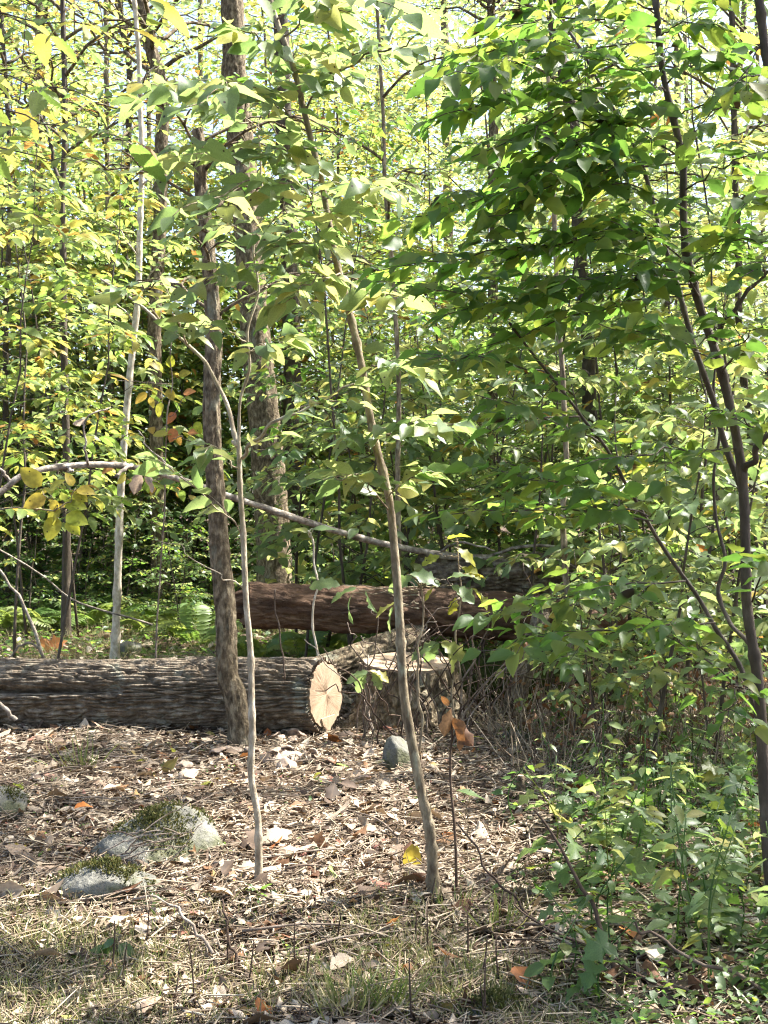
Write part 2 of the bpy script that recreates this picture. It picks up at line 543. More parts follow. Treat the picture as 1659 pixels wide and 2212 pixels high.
def w_ovate(t):
    return 0.27 * np.sin(math.pi * t ** 0.85) ** 0.8 * (1 - 0.25 * t)
def w_egg(t):
    return 0.31 * np.sin(math.pi * t ** 0.72) ** 0.75 * (1 - 0.35 * t)
def w_round(t):
    return 0.36 * np.sin(math.pi * t ** 0.8) ** 0.7 * (1 - 0.15 * t)
def w_lance(t):
    return 0.17 * np.sin(math.pi * t ** 0.9) ** 0.9
def w_serr(t):
    n = len(t)
    return 0.21 * np.sin(math.pi * t ** 0.9) ** 0.75 * (1 + 0.11 * np.where(np.arange(n) % 2, 1, -1))
def w_oak(t):
    return 0.31 * np.sin(math.pi * np.clip(t, 0, 1) ** 1.15) ** 0.7 * (0.80 + 0.17 * np.sin(t * 24 - 1.2) + 0.08 * np.sin(t * 41))

def leaf_lobed(seed=0, bend=0.15):
    h = [(0.02, 0.02), (-0.10, 0.22), (0.02, 0.30), (0.10, 0.52), (0.20, 0.36), (0.30, 0.34), (0.34, 0.20), (0.48, 0.26), (0.60, 0.42), (0.66, 0.26), (0.78, 0.20), (0.82, 0.09), (1.0, 0.0)]
    up = [(x, y) for x, y in h]
    dn = [(x, -y) for x, y in h[-2::-1]]
    out = up + dn
    rs = np.random.default_rng(seed)
    V = [(0.33, 0, 0)] + [(x, y, bend * (-x * x + 0.3 * abs(y)) + rs.uniform(-0.05, 0.05)) for x, y in out]
    n = len(out)
    T = [(0, 1 + (i + 1) % n, 1 + i) for i in range(n)]
    V = np.array(V, float)
    return V, np.array([(a, c, b) for a, b, c in T], int)

def leaf_curled(seed):
    rs = np.random.default_rng(seed)
    V, T = leaf_strip(w_ovate if seed % 2 else w_oak, 6, rs.uniform(-0.35, 0.35), rs.uniform(0.1, 0.9) * rs.choice([-1, 1]), rs.uniform(0.1, 0.5), rs.uniform(-0.6, 0.6), seed)
    return V, T

SHAPES = {
    'ovate': [leaf_strip(w_ovate if i % 3 else w_egg, 7, c, f, wv, tw, i) for i, (c, f, wv, tw) in enumerate([(0.15, 0.2, .1, 0), (0.35, 0.12, .2, .25), (0.05, 0.4, .1, -.2), (0.5, 0.3, .25, -.4), (-0.12, 0.25, .2, .2), (0.25, 0.6, .15, 0)])],
    'round': [leaf_strip(w_round, 6, c, f, 0.1, 0, i) for i, (c, f) in enumerate([(0.12, 0.15), (0.28, 0.25)])],
    'lance': [leaf_strip(w_lance, 5, c, f, 0.05, 0, i) for i, (c, f) in enumerate([(0.2, 0.2), (0.4, 0.3)])],
    'serrated': [leaf_strip(w_serr, 16, c, f, 0.05, 0, i) for i, (c, f) in enumerate([(0.2, 0.25), (0.35, 0.15)])],
    'oak': [leaf_strip(w_oak, 16, c, f, 0.2, tw, i) for i, (c, f, tw) in enumerate([(0.3, 0.25, 0.3), (0.6, 0.1, -0.4), (0.15, 0.4, 0.2)])],
    'lobed': [leaf_lobed(1, 0.18), leaf_lobed(2, 0.35)],
    'curled': [leaf_curled(i) for i in range(6)],
    'simple': [leaf_strip(w_ovate, 3, 0.2, 0.25), leaf_strip(w_round, 3, 0.1, 0.15), leaf_strip(w_ovate, 3, 0.35, 0.1)],
    'tiny': [(np.array([(0, 0, 0), (0.5, 0.27, 0.05), (1, 0, -0.1), (0.5, -0.27, 0.05)], float), np.array([(0, 2, 1), (0, 3, 2)], int))],
    'blade': [(np.array([(0, 0.015, 0), (0, -0.015, 0), (0.5, 0.013, 0.0), (0.5, -0.013, 0), (0.82, 0.008, -0.10), (0.82, -0.008, -0.10), (1, 0, -0.24)], float), np.array([(0, 1, 3), (0, 3, 2), (2, 3, 5), (2, 5, 4), (4, 5, 6)], int))],
}
_LM = {}
def leaf_me(shape, mat, var):
    k = (shape, mat, var % len(SHAPES[shape]))
    if k not in _LM:
        V, T = SHAPES[shape][k[2]]
        _LM[k] = mk_mesh('leaf', V, None, T, True, None, M[mat], rib_of(V))
    return _LM[k]

def m4(M3, loc):
    m = Matrix.Identity(4)
    for i in range(3):
        for j in range(3):
            m[i][j] = float(M3[i][j])
        m[i][3] = float(loc[i])
    return m

class Leaves:
    """leaf poses of one plant, each with its shape and material"""
    def __init__(s):
        s.p, s.d, s.n, s.s, s.k = [], [], [], [], []
    def add(s, p, d, n, size, shape, mat):
        s.p.append(p); s.d.append(d); s.n.append(n); s.s.append(size); s.k.append((shape, mat))
    def along(s, P, rng, spacing, size, shape, mat, t0=0.15, droop=0.15, tilt=0.35, side=0.9, opposite=False, drop=0.0, tip=True):
        P = np.asarray(P, float)
        seg = np.linalg.norm(np.diff(P, axis=0), axis=1)
        L = np.concatenate([[0], np.cumsum(seg)])
        tot = L[-1]
        x = t0 * tot + rng.random() * spacing * 0.5
        sgn = rng.choice([-1, 1])
        while x < tot:
            i = min(np.searchsorted(L, x, side='right') - 1, len(P) - 2)
            f = (x - L[i]) / (seg[i] + 1e-9)
            p = P[i] * (1 - f) + P[i + 1] * f
            tg = unit(P[i + 1] - P[i])
            sd = np.cross(tg, [0, 0, 1.0])
            if np.linalg.norm(sd) < 0.2:
                a = rng.random() * 6.28
                sd = np.array([math.cos(a), math.sin(a), 0])
            sd = unit(sd)
            for q in ((1, -1) if opposite else (sgn,)):
                if rng.random() < drop:
                    continue
                d = tg * rng.uniform(0.3, 0.8) + sd * q * side * rng.uniform(0.7, 1.2) + np.array([0, 0, -droop * rng.uniform(0, 2.2)])
                n = np.array([0, 0, 1.0]) + rng.normal(0, tilt, 3)
                sz = size * rng.uniform(0.5, 1.3)
                d = unit(d)
                s.add(p + d * 0.12 * sz, d, n, sz, shape, mat)
            sgn = -sgn
            x += spacing * rng.uniform(0.7, 1.35)
        if tip:
            s.add(P[-1], unit(unit(P[-1] - P[-2]) + np.array([0, 0, -droop])), np.array([0, 0, 1.0]) + rng.normal(0, tilt * 0.7, 3), size * rng.uniform(0.7, 1.1), shape, mat)
    def emit(s, root, origin, limit=300, world=True):
        """the leaves that show largest become objects, the rest one joined part"""
        N = len(s.p)
        if not N:
            return
        P = np.array(s.p); S = np.array(s.s)
        Fr = frames(np.array(s.d), np.array(s.n), S)
        order = np.arange(N)
        if world and N > limit:
            q = proj(P)
            inside = (q[:, 0] > -20) & (q[:, 0] < 1680) & (q[:, 1] > -20) & (q[:, 1] < 2232)
            order = np.argsort(-(S / P[:, 1] + 10 * inside))
        O = np.asarray(origin)
        for i in order[:limit]:
            link('leaf', leaf_me(*s.k[i], int(i)), root, m4(Fr[i], P[i] - O))
        rest = order[limit:]
        by = {}
        for i in rest:
            by.setdefault(s.k[i], []).append(i)
        for (sh, mt), idx in by.items():
            idx = np.array(idx)
            o = link('foliage', scatter('foliage', SHAPES[sh], Fr[idx], P[idx] - O, M[mt]), root)
            o['kind'] = 'stuff'

# ================================================================== THE SETTING
def graded(lo, hi, a, b, step, grow):
    xs = list(np.arange(a, b + 1e-6, step))
    s = step
    x = xs[-1]
    while x < hi:
        s *= grow
        x += s
        xs.append(min(x, hi))
    s = step
    x = xs[0]
    while x > lo:
        s *= grow
        x -= s
        xs.insert(0, max(x, lo))
    return np.array(xs)

gx = graded(-260, 260, -4.0, 4.0, 0.05, 1.14)
gy = graded(-60, 400, 2.8, 12.0, 0.05, 1.12)
GX, GY = np.meshgrid(gx, gy, indexing='ij')
GZ = hz(GX, GY) + 0.012 * (fbm(np.stack([GX * 14, GY * 14, 0 * GX], -1), 2, 8) - 0.5) * np.exp(-np.maximum(0, np.hypot(GX, GY - 6) - 6) / 4)
V = np.stack([GX, GY, GZ], -1).reshape(-1, 3)
nx, ny = len(gx), len(gy)
ii, jj = np.meshgrid(np.arange(nx - 1), np.arange(ny - 1), indexing='ij')
q = np.stack([ii * ny + jj, (ii + 1) * ny + jj, (ii + 1) * ny + jj + 1, ii * ny + jj + 1], -1).reshape(-1, 4)
tag(link('ground', mk_mesh('ground', V, q, None, True, None, M['soil'])), 'brown forest floor under the leaf litter', 'ground', kind='structure')

# ------------------------------------------------------------------ logs
def log_grid(A, B, rA, rB, nl, na, disp, nA=None, nB=None, sag=0.0):
    A = np.asarray(A, float); B = np.asarray(B, float)
    ax = B - A
    L = np.linalg.norm(ax)
    ax /= L
    u = unit(np.cross(ax, [0, 0, 1.0]))
    w = np.cross(u, ax)
    x = np.linspace(0, L, nl)
    th = np.arange(na) * 2 * math.pi / na
    X, TH = np.meshgrid(x, th, indexing='ij')
    r = rA + (rB - rA) * X / L
    r = r + disp(X, TH, r)
    P = A + X[..., None] * ax + (r * np.cos(TH))[..., None] * w + (r * np.sin(TH))[..., None] * u
    P[..., 2] -= sag * np.sin(math.pi * X / L)
    for nn, C, e in ((nA, A, 1 - X / 0.7), (nB, B, 1 - (L - X) / 0.7)):
        if nn is not None:
            nn = unit(nn)
            k = np.clip(e, 0, 1)
            off = (P - (C + X[..., None] * ax if C is A else C - (L - X)[..., None] * ax)) @ nn
            P = P - (off * k / ax.dot(nn))[..., None] * ax
    return P, ax, u, w

def grid_mesh(P, closed=True):
    nl, na = P.shape[:2]
    i = np.arange(nl - 1)[:, None] * na
    j = np.arange(na)[None]
    k = (j + 1) % na
    q = np.stack([i + j, i + k, i + na + k, i + na + j], -1).reshape(-1, 4)
    return P.reshape(-1, 3), q

def bark_disp(depth, sx, sr, seed=0, lump=0.02):
    def f(X, TH, r):
        wob = fbm(np.stack([X * 3, np.cos(TH) * 2, np.sin(TH) * 2], -1), 2, seed + 1)
        p = np.stack([X * sx + 0.8 * wob + seed, np.cos(TH) * r * sr + 1.3 * wob, np.sin(TH) * r * sr + wob], -1)
        f1, f2 = worley(p, seed)
        ridge = sstep(0.03, 0.26, f2 - f1)
        fine = fbm(np.stack([X * 22, np.cos(TH) * r * 90, np.sin(TH) * r * 90], -1), 2, seed + 2) - 0.5
        big = fbm(np.stack([X * 1.3 + seed, np.cos(TH) * 1.2, np.sin(TH) * 1.2], -1), 2, seed + 3) - 0.5
        return depth * (ridge - 0.8) * (0.7 + 0.6 * wob) + depth * 0.45 * fine + lump * big
    return f

def frame_obj(name, V2, tris, C, n, mat, parent, root):
    """a mesh given in the plane through C with normal n (local Z = n)"""
    n = unit(n)
    x = unit(np.cross([0, 0, 1.0], n)) if abs(n[2]) < 0.9 else unit(np.cross([0, 1.0, 0], n))
    y = np.cross(n, x)
    M3 = np.stack([x, y, n], -1)
    loc = (np.asarray(V2) - C) @ M3
    me = mk_mesh(name, loc, None, tris, False, None, mat)
    return link(name, me, parent, m4(M3, np.asarray(C) - root))

def end_disc(P, C, n, inset, proud, rough=0.004, seed=0, rings=5):
    """a cut face that follows the ring P, with saw marks"""
    n = unit(n)
    na = len(P)
    for _ in range(14):                      # the saw cut is smoother than the bark outline
        P = (np.roll(P, 1, 0) + 2 * P + np.roll(P, -1, 0)) / 4
    V = [C + n * proud]
    T = []
    rs = np.random.default_rng(seed)
    rr = []
    for k in range(1, rings + 1):
        f = k / rings * (1 - inset)
        for j in range(na):
            q = C + (P[j] - C) * f
            q = q - n * ((q - C) @ n) + n * (proud + rs.normal(0, rough) * (1 if k < rings else 0.3))
            V.append(q)
    for j in range(na):
        T.append((0, 1 + (j + 1) % na, 1 + j))
    for k in range(rings - 1):
        a = 1 + k * na
        for j in range(na):
            j2 = (j + 1) % na
            T += [(a + j, a + j2, a + na + j2), (a + j, a + na + j2, a + na + j)]
    # rim going back into the log
    m = len(V)
    for j in range(na):
        V.append(V[1 + (rings - 1) * na + j] - n * (proud + 0.02))
    a = 1 + (rings - 1) * na
    for j in range(na):
        j2 = (j + 1) % na
        T += [(a + j, a + j2, m + j2), (a + j, m + j2, m + j)]
    V = np.array(V)
    T = np.array(T)
    v0, v1, v2 = V[T[:, 0]], V[T[:, 1]], V[T[:, 2]]
    if (np.cross(v1 - v0, v2 - v0) @ n).sum() < 0:
        T = T[:, ::-1]
    return V, T

def log_thing(name, label, P, C_A, C_B, nA, nB, bark, facemat, inset=0.07, seed=0, faces=(True, True)):
    root = P.reshape(-1, 3).mean(0)
    root = np.array([root[0], root[1], P[..., 2].min()])
    t = thing(name, root, label, 'log')
    V, q = grid_mesh(P)
    link('bark', mk_mesh('bark', V - root, q, None, True, None, bark), t)
    for k, (C, n, ring) in enumerate(((C_A, nA, P[0]), (C_B, nB, P[-1]))):
        V, T = end_disc(ring, np.asarray(C, float), n, inset, 0.004, 0.0005 if faces[k] else 0.02, seed + k)
        frame_obj('cut_face' if faces[k] else 'broken_end', V, T, np.asarray(C, float), n, facemat if faces[k] else bark, t, root)
    return t, root

# the sawn oak log in front
A1 = at(-420, 1500, 9.10); B1 = at(704, 1500, 8.52)
r1 = 0.256
base1 = bark_disp(0.036, 3.6, 38, 2, 0.04)
L1 = np.linalg.norm(B1 - A1)
def disp1(X, TH, r):
    d = base1(X, TH, r)
    a = np.angle(np.exp(1j * (TH - (math.pi / 2 - 0.30))))        # the side towards the camera
    lx = L1 - X
    line = 0.04 * (fbm(np.stack([X * 3, 0 * X, 0 * X], -1), 2, 31) - 0.5) * 6
    groove = np.exp(-((a - line) / 0.10) ** 2) * sstep(1.38, 1.75, lx)
    lip = np.exp(-((a - line + (-0.19)) / 0.08) ** 2) * sstep(1.3, 1.9, lx)
    return d - 0.10 * groove + 0.018 * lip
n1 = np.array([0.90, -0.43, 0.04])
P1, ax1, _, _ = log_grid(A1, B1, r1, r1 * 1.04, 330, 320, disp1, None, n1)
t1, root1 = log_thing('fallen_log', 'thick grey furrowed-bark log lying across the clearing with a fresh sawn end', P1, A1, B1, -ax1, n1, M['oakbark'], M['wood'], 0.10, 3)
# the torn hinge of wood that hangs from the lower edge of the sawn face
nn = unit(n1)
hx = unit(np.cross([0, 0, 1.0], nn)); hy = np.cross(nn, hx)
hp = [(-0.10, -0.16), (0.10, -0.16), (0.085, -0.215), (0.035, -0.235), (0.012, -0.292), (-0.012, -0.288), (-0.03, -0.245), (-0.075, -0.215)]
mb = MB()
f0 = [B1 + hx * x + hy * y + nn * 0.014 for x, y in hp]
f1_ = [B1 + hx * x * 0.9 + hy * y * 0.97 - nn * 0.03 for x, y in hp]
nh = len(hp)
mb.add(np.array(f0 + f1_), None, [(0, i, i + 1) for i in range(1, nh - 1)] + [(nh, nh + i + 1, nh + i) for i in range(1, nh - 1)])
mb.add(np.array(f0 + f1_), [(i, i + nh, (i + 1) % nh + nh, (i + 1) % nh) for i in range(nh)], None)
M3 = np.stack([hx, hy, nn], -1)
me = mb.mesh('splinter', M['wood'], False, B1)
co = np.array([v.co for v in me.vertices]) @ M3
me.vertices.foreach_set('co', co.astype(np.float32).ravel())
link('splinter', me, t1, m4(M3, B1 - root1))

# the dark barkless log behind
A2 = at(532, 1309, 9.55); B2 = at(1335, 1338, 10.25)
def disp2(X, TH, r):
    p = np.stack([X * 2.2, np.cos(TH) * r * 12, np.sin(TH) * r * 12], -1)
    f1, f2 = worley(np.stack([X * 6, np.cos(TH) * r * 22, np.sin(TH) * r * 22], -1), 41)
    return 0.085 * (fbm(p, 3, 42) - 0.5) + 0.012 * (sstep(0, 0.3, f2 - f1) - 0.7) + 0.02 * (fbm(p * 5, 2, 43) - 0.5) * sstep(0.35, 0.6, fbm(p * 0.6, 2, 44))
n2 = np.array([-0.97, -0.22, 0.1])
P2, ax2, _, _ = log_grid(A2, B2, 0.185, 0.20, 210, 110, disp2, n2, None)
t2, root2 = log_thing('fallen_log', 'dark reddish-brown rotten log without bark propped above the others', P2, A2, B2, n2, ax2, M['rotten'], M['rotten'], 0.10, 8, (False, False))
mb = MB()
for k in range(7):
    a = k * 0.9
    c = A2 + np.array([-0.02, 0.0, 0.0]) + 0.09 * np.array([0, math.cos(a), math.sin(a)])
    mb.tube(curve([c + np.array([0.1, 0, 0]), c + np.array([-0.03, 0.01 * k, 0.01]), c + np.array([-0.07 - 0.02 * (k % 3), 0.0, -0.02])], 6), np.linspace(0.05, 0.015, 6), 6)
link('broken_stub', mb.mesh('broken_stub', M['rotten'], False, root2), t2)

# the grey log farther back, high on the pile
A3 = at(905, 1246, 10.75); B3 = at(1312, 1238, 11.0)
P3, ax3, _, _ = log_grid(A3, B3, 0.19, 0.225, 150, 130, bark_disp(0.03, 4.0, 24, 6, 0.05), None, None)
t3, root3 = log_thing('fallen_log', 'grey-barked log with a split end lying behind the dark rotten log', P3, A3, B3, -ax3, ax3, M['oakbark'], M['oakbark'], 0.08, 12, (False, False))
mb = MB()
for k in range(12):
    a = k * 2.399
    rr_ = 0.05 + 0.12 * ((k * 37) % 10) / 10
    c = B3 + rr_ * np.array([0, math.cos(a), math.sin(a)])
    e = c + np.array([0.10 + 0.12 * ((k * 53) % 7) / 7, 0.03 * math.cos(a), 0.06 * math.sin(a)])
    mb.tube(curve([c - np.array([0.1, 0, 0]), c, e], 5), np.linspace(0.035, 0.006, 5), 5)
link('broken_stub', mb.mesh('broken_stub', M['rotten'], False, root3), t3)

# mossy log on the ground under the pile
A6 = at(880, 1482, 10.35); B6 = at(1345, 1470, 9.85)
P6, ax6, _, _ = log_grid(A6, B6, 0.27, 0.25, 110, 90, bark_disp(0.028, 4.0, 20, 9, 0.05))
log_thing('fallen_log', 'dark mossy log on the ground beneath the pile of logs', P6, A6, B6, -ax6, ax6, M['mossbase'], M['rotten'], 0.08, 15, (False, True))
# piece that leans from the sawn log up to the dark log
A4 = at(672, 1462, 9.0); B4 = at(905, 1378, 9.75)
P4, ax4, _, _ = log_grid(A4, B4, 0.125, 0.14, 90, 100, bark_disp(0.022, 5, 30, 14, 0.02))
log_thing('fallen_log', 'short furrowed log leaning between the sawn log and the dark rotten log', P4, A4, B4, -ax4, ax4, M['treebark'], M['rotten'], 0.08, 19, (True, False))
# lichen-grey prop
A5 = on(1098, 9.35, -0.03); B5 = at(1172, 1322, 9.62)
P5, ax5, _, _ = log_grid(A5, B5, 0.085, 0.075, 80, 70, bark_disp(0.02, 8, 34, 18, 0.02))
log_thing('fallen_log', 'lichen-covered log piece standing aslant under the dark rotten log', P5, A5, B5, -ax5, ax5, M['oakbark'], M['oakbark'], 0.08, 23, (False, False))

# ------------------------------------------------------------------ stump
SC_ = gp(880, 1548)
SC_ = np.array([at(882, 1430, 8.95)[0], 8.95, H(0.2, 8.95)])
top_c = at(882, 1432, 8.95)
sh = top_c[2] - SC_[2]
na_, nl_ = 150, 60
th = np.arange(na_) * 2 * math.pi / na_
hh = np.linspace(0, 1, nl_)
HH, TH = np.meshgrid(hh, th, indexing='ij')
flare = np.maximum(0, np.cos(TH * 5 + 0.6 + 0.8 * np.sin(TH))) ** 1.5
rad = 0.335 + 0.05 * np.sin(2 * TH + 1) + (1 - HH) ** 2.2 * (0.10 + 0.22 * flare)
rad = rad + bark_disp(0.028, 4.5, 22, 25, 0.05)(HH * sh, TH, rad)
PS = np.stack([rad * np.cos(TH), rad * np.sin(TH) * 0.9, HH * (sh + 0.06) - 0.06], -1) + SC_
nS = unit(np.array([0.05, -0.16, 1.0]))
kk = sstep(0.55, 1.0, HH)
lip_ = 0.02 * (fbm(np.stack([np.cos(TH) * 3, np.sin(TH) * 3, 0 * TH], -1), 2, 77) - 0.5)
tgt = top_c[2] - ((PS[..., 0] - top_c[0]) * nS[0] + (PS[..., 1] - top_c[1]) * nS[1]) / nS[2]
PS[..., 2] += kk * (tgt - top_c[2]) + lip_ * kk
ts = thing('tree_stump', SC_, 'freshly cut stump with a pale sawn top beside the sawn log', 'stump')
V, q = grid_mesh(PS)
link('bark', mk_mesh('bark', V - SC_, q, None, True, None, M['treebark']), ts)
V, T = end_disc(PS[-1], top_c, nS, 0.05, 0.012, 0.0008, 5, 6)
frame_obj('cut_face', V, T, top_c, nS, M['wood'], ts, SC_)
# raised hinge strip across the cut
mb = MB()
for k in range(26):
    s = k / 25 - 0.5
    c = top_c + np.array([0.02 + 0.50 * s, -0.14 + 0.14 * s * s - 0.05 * s, 0.0])
    c[2] = top_c[2] - ((c[0] - top_c[0]) * nS[0] + (c[1] - top_c[1]) * nS[1]) / nS[2]
    hgt = 0.012 + 0.03 * R.random() * (1 - 3 * s * s)
    b = 0.012
    mb.add(c + np.array([(-b, -b, 0), (b, -b, 0), (b, b, 0), (-b, b, 0), (-b * .6, -b * .4, hgt), (b * .6, -b * .4, hgt * .8), (b * .5, b * .5, hgt * 1.1), (-b * .6, b * .5, hgt)]),
           [(0, 1, 5, 4), (1, 2, 6, 5), (2, 3, 7, 6), (3, 0, 4, 7), (4, 5, 6, 7)])
link('splinter', mb.mesh('splinter', M['wood'], False, SC_), ts)
# short sawn-off sapling stump
p = gp(1124, 1722)
t = thing('tree_stump', p, 'little grey stub of a sapling cut off above the leaf litter', 'stump')
mb = MB().tube(curve([p + [0, 0, -0.03], p + [0.004, 0, 0.05], p + [0.0, 0.01, 0.115]], 7), np.array([0.034, 0.03, 0.027, 0.025, 0.024, 0.024, 0.023]), 10)
link('bark', mb.mesh('bark', M['treebark'], True, p), t)
mb = MB().tube([p + [0, 0.01, 0.114], p + [0, 0.01, 0.119]], 0.021, 10)
link('cut_face', mb.mesh('cut_face', M['wood'], False, p), t)

# ------------------------------------------------------------------ rocks
def rock(c, size, seed, label, moss=0.0, mz=0.25, cuts=14):
    rs = np.random.default_rng(seed)
    nu, nv = 44, 26
    u = np.arange(nu) * 2 * math.pi / nu
    v = np.linspace(0.001, math.pi - 0.001, nv)
    U, W = np.meshgrid(u, v, indexing='ij')
    D = np.stack([np.cos(U) * np.sin(W), np.sin(U) * np.sin(W), np.cos(W)], -1)
    r = np.full(U.shape, 1.0)
    for k in range(cuts):
        n = unit(rs.normal(0, 1, 3))
        dd = rs.uniform(0.52, 0.85)
        c_ = D @ n
        r = np.where(c_ > 1e-3, np.minimum(r, dd / np.maximum(c_, 1e-3)), r)
    r = r * (1 + 0.10 * (fbm(D * 2.5 + seed, 3, seed) - 0.5) + 0.05 * (fbm(D * 9 + seed, 2, seed) - 0.5))
    P = D * r[..., None] * np.asarray(size)
    base = np.array([c[0], c[1], c[2]])
    t = thing('rock', base, label, 'rock')
    G, q = grid_mesh(P.transpose(1, 0, 2))
    link('stone', mk_mesh('stone', G, q, None, True, None, M['stone']), t)
    if moss:
        # moss tufts on the upper side
        nrm = unit(P / np.asarray(size) ** 2)
        sel = rs.choice(P.reshape(-1, 3).shape[0], int(moss), True)
        pp = P.reshape(-1, 3)[sel]
        nn_ = nrm.reshape(-1, 3)[sel]
        keep = (fbm(pp * 8 + seed, 3, 5) + 0.55 * (nn_[:, 2] - mz) > 0.56 + 0.12 * rs.random(len(pp)))
        pp, nn_ = pp[keep], nn_[keep]
        pp = np.repeat(pp, 5, 0) + rs.normal(0, 0.010, (len(pp) * 5, 3))
        nn_ = np.repeat(nn_, 5, 0)
        d = nn_ + rs.normal(0, 0.6, nn_.shape)
        F = frames(d, rs.normal(0, 1, nn_.shape), rs.uniform(0.008, 0.020, len(pp)))
        o = link('moss', scatter('moss', SHAPES['tiny'], F, pp, M['moss']), t)
        o['kind'] = 'stuff'
    return t

g = gp(861, 1662); rock(g + [0, 0.05, 0.05], (0.10, 0.11, 0.185), 3, 'pale upright stone leaning out of the litter beside the leaning sapling', 0, cuts=7)
g = gp(318, 1872); rock(g + [0.0, 0.14, 0.0], (0.40, 0.24, 0.24), 36, 'wide grey boulder with a mossy top and dry stems across its face', 3000, 0.62, cuts=18)
g = gp(225, 1948); rock(g + [0.02, 0.10, -0.03], (0.27, 0.17, 0.165), 12, 'low stone with a thick moss cushion in front of the boulder', 3600, 0.66)
g = gp(12, 1765); rock(g + [0, 0.06, 0.03], (0.13, 0.12, 0.13), 14, 'dark angular stone with one pale facet among brown leaves', 300)
g = gp(1125, 1612); rock(g + [0, 0.1, 0.02], (0.15, 0.15, 0.08), 17, 'flat grey stone bedded in moss behind the sapling stub', 300)
g = gp(1050, 2212); rock(g + [0.02, 0.05, -0.01], (0.13, 0.12, 0.07), 21, 'pale low stone with a fringe of moss among short green herbs', 900)
g = gp(262, 1418); rock(g + [0.05, 0.1, 0.06], (0.16, 0.14, 0.16), 24, 'light grey stone at the foot of the pale sapling', 0)
g = gp(1615, 2015); rock(g + [0.02, 0.05, 0.0], (0.09, 0.08, 0.06), 27, 'small buff stone in the shade of the leafy plants', 0)

# ================================================================== TREES AND SHRUBS
UP = np.array([0, 0, 1.0])

def gen_plant(seed, Hh, r0, n_br, br_len, h0, shape, mat, size, spacing, lean=0.1, up=0.35, twig_sp=0.22, tilt=0.35, droop=0.12, seg=6, side_len=0.5, wig=0.12, leafdrop=0.0):
    """trunk polyline, list of branch MBs and the leaves of one young tree"""
    rng = np.random.default_rng(seed)
    a0 = rng.random() * 6.28
    top = np.array([math.cos(a0) * lean * Hh, math.sin(a0) * lean * Hh, Hh])
    mid = top * 0.5 + np.array([rng.normal(0, 0.02), rng.normal(0, 0.02), 0]) * Hh
    TP = curve([np.array([0, 0, -0.05]), mid, top], 14, wig * Hh * 0.12, seed)
    TR = np.linspace(r0, r0 * 0.18, 14)
    trunk = MB().tube(TP, TR, seg + 2)
    brs, lv = [], Leaves()
    for b in range(n_br):
        h = h0 + (0.98 - h0) * (b + rng.random() * 0.6) / n_br
        i = min(int(h * 13), 12)
        f = h * 13 - i
        p = TP[i] * (1 - f) + TP[i + 1] * f
        az = b * 2.399 + rng.normal(0, 0.35)
        L = br_len * (1.0 - 0.55 * ((h - h0) / (1 - h0)) ** 1.5) * rng.uniform(0.7, 1.15)
        dh = np.array([math.cos(az), math.sin(az), 0])
        q1 = p + dh * L * 0.5 + UP * L * up * 0.6
        q2 = p + dh * L + UP * L * (up * 0.75 - droop) + rng.normal(0, 0.06, 3) * L
        BP = curve([p, q1, q2], 9, 0.06 * L, seed * 31 + b)
        rb = max(0.003, r0 * (1 - h * 0.75) * 0.42)
        mbb = MB().tube(BP, np.linspace(rb, rb * 0.2, 9), 5)
        ns = max(2, int(L / twig_sp))
        sg = 1
        lv.along(BP, rng, spacing, size, shape, mat, 0.45, droop, tilt, drop=leafdrop)
        for k in range(ns):
            u = 0.2 + 0.75 * (k + rng.random() * 0.5) / ns
            j = min(int(u * 8), 7)
            pp = BP[j] * (1 - (u * 8 - j)) + BP[j + 1] * (u * 8 - j)
            tg = unit(BP[j + 1] - BP[j])
            sd = unit(np.cross(tg, UP)) * sg
            sg = -sg
            l2 = side_len * L * (1 - 0.55 * u) * rng.uniform(0.6, 1.2)
            e = pp + (tg * 0.75 + sd * 0.75 + UP * rng.normal(0.0, 0.16)) * l2 - UP * droop * l2
            m_ = (pp + e) / 2 + UP * 0.06 * l2
            QP = curve([pp, m_, e], 5)
            mbb.tube(QP, np.linspace(rb * 0.4, rb * 0.12, 5), 3, False)
            lv.along(QP, rng, spacing, size, shape, mat, 0.1, droop, tilt, drop=leafdrop)
        brs.append(mbb)
    return trunk, brs, lv

def joined_leaves(lv, name='crown'):
    P = np.array(lv.p)
    Fr = frames(np.array(lv.d), np.array(lv.n), np.array(lv.s))
    sh, mt = lv.k[0]
    return scatter(name, SHAPES[sh], Fr, P, M[mt])

def far_proto(seed, bark, **kw):
    trunk, brs, lv = gen_plant(seed, **kw)
    for b in brs:
        off = trunk.n
        trunk.v += b.v
        trunk.q += [a + off for a in b.q]
        trunk.t += [a + off for a in b.t]
        trunk.n += b.n
    return [('trunk', trunk.mesh('trunk', M[bark]), None, None), ('crown', joined_leaves(lv), 'stuff', None)], len(lv.p)

def near_proto(seed, bark, n_leaf=120, **kw):
    trunk, brs, lv = gen_plant(seed, **kw)
    parts = [('stem', trunk.mesh('stem', M[bark]), None, None)]
    for b in brs:
        parts.append(('branch', b.mesh('branch', M[bark]), None, None))
    P = np.array(lv.p)
    S = np.array(lv.s)
    Fr = frames(np.array(lv.d), np.array(lv.n), S)
    order = np.argsort(-S)
    for i in order[:n_leaf]:
        parts.append(('leaf', leaf_me(*lv.k[i], int(i)), None, m4(Fr[i], P[i])))
    rest = order[n_leaf:]
    if len(rest):
        sh, mt = lv.k[0]
        parts.append(('foliage', scatter('foliage', SHAPES[sh], Fr[rest], P[rest], M[mt]), 'stuff', None))
    return parts

def place(parts, name, loc, label, cat, group, rz=0.0, sc=1.0):
    t = thing(name, loc, label, cat, group, rz, sc)
    for nm, me, kind, Mx in parts:
        o = link(nm, me, t, Mx)
        if kind:
            o['kind'] = kind
    return t

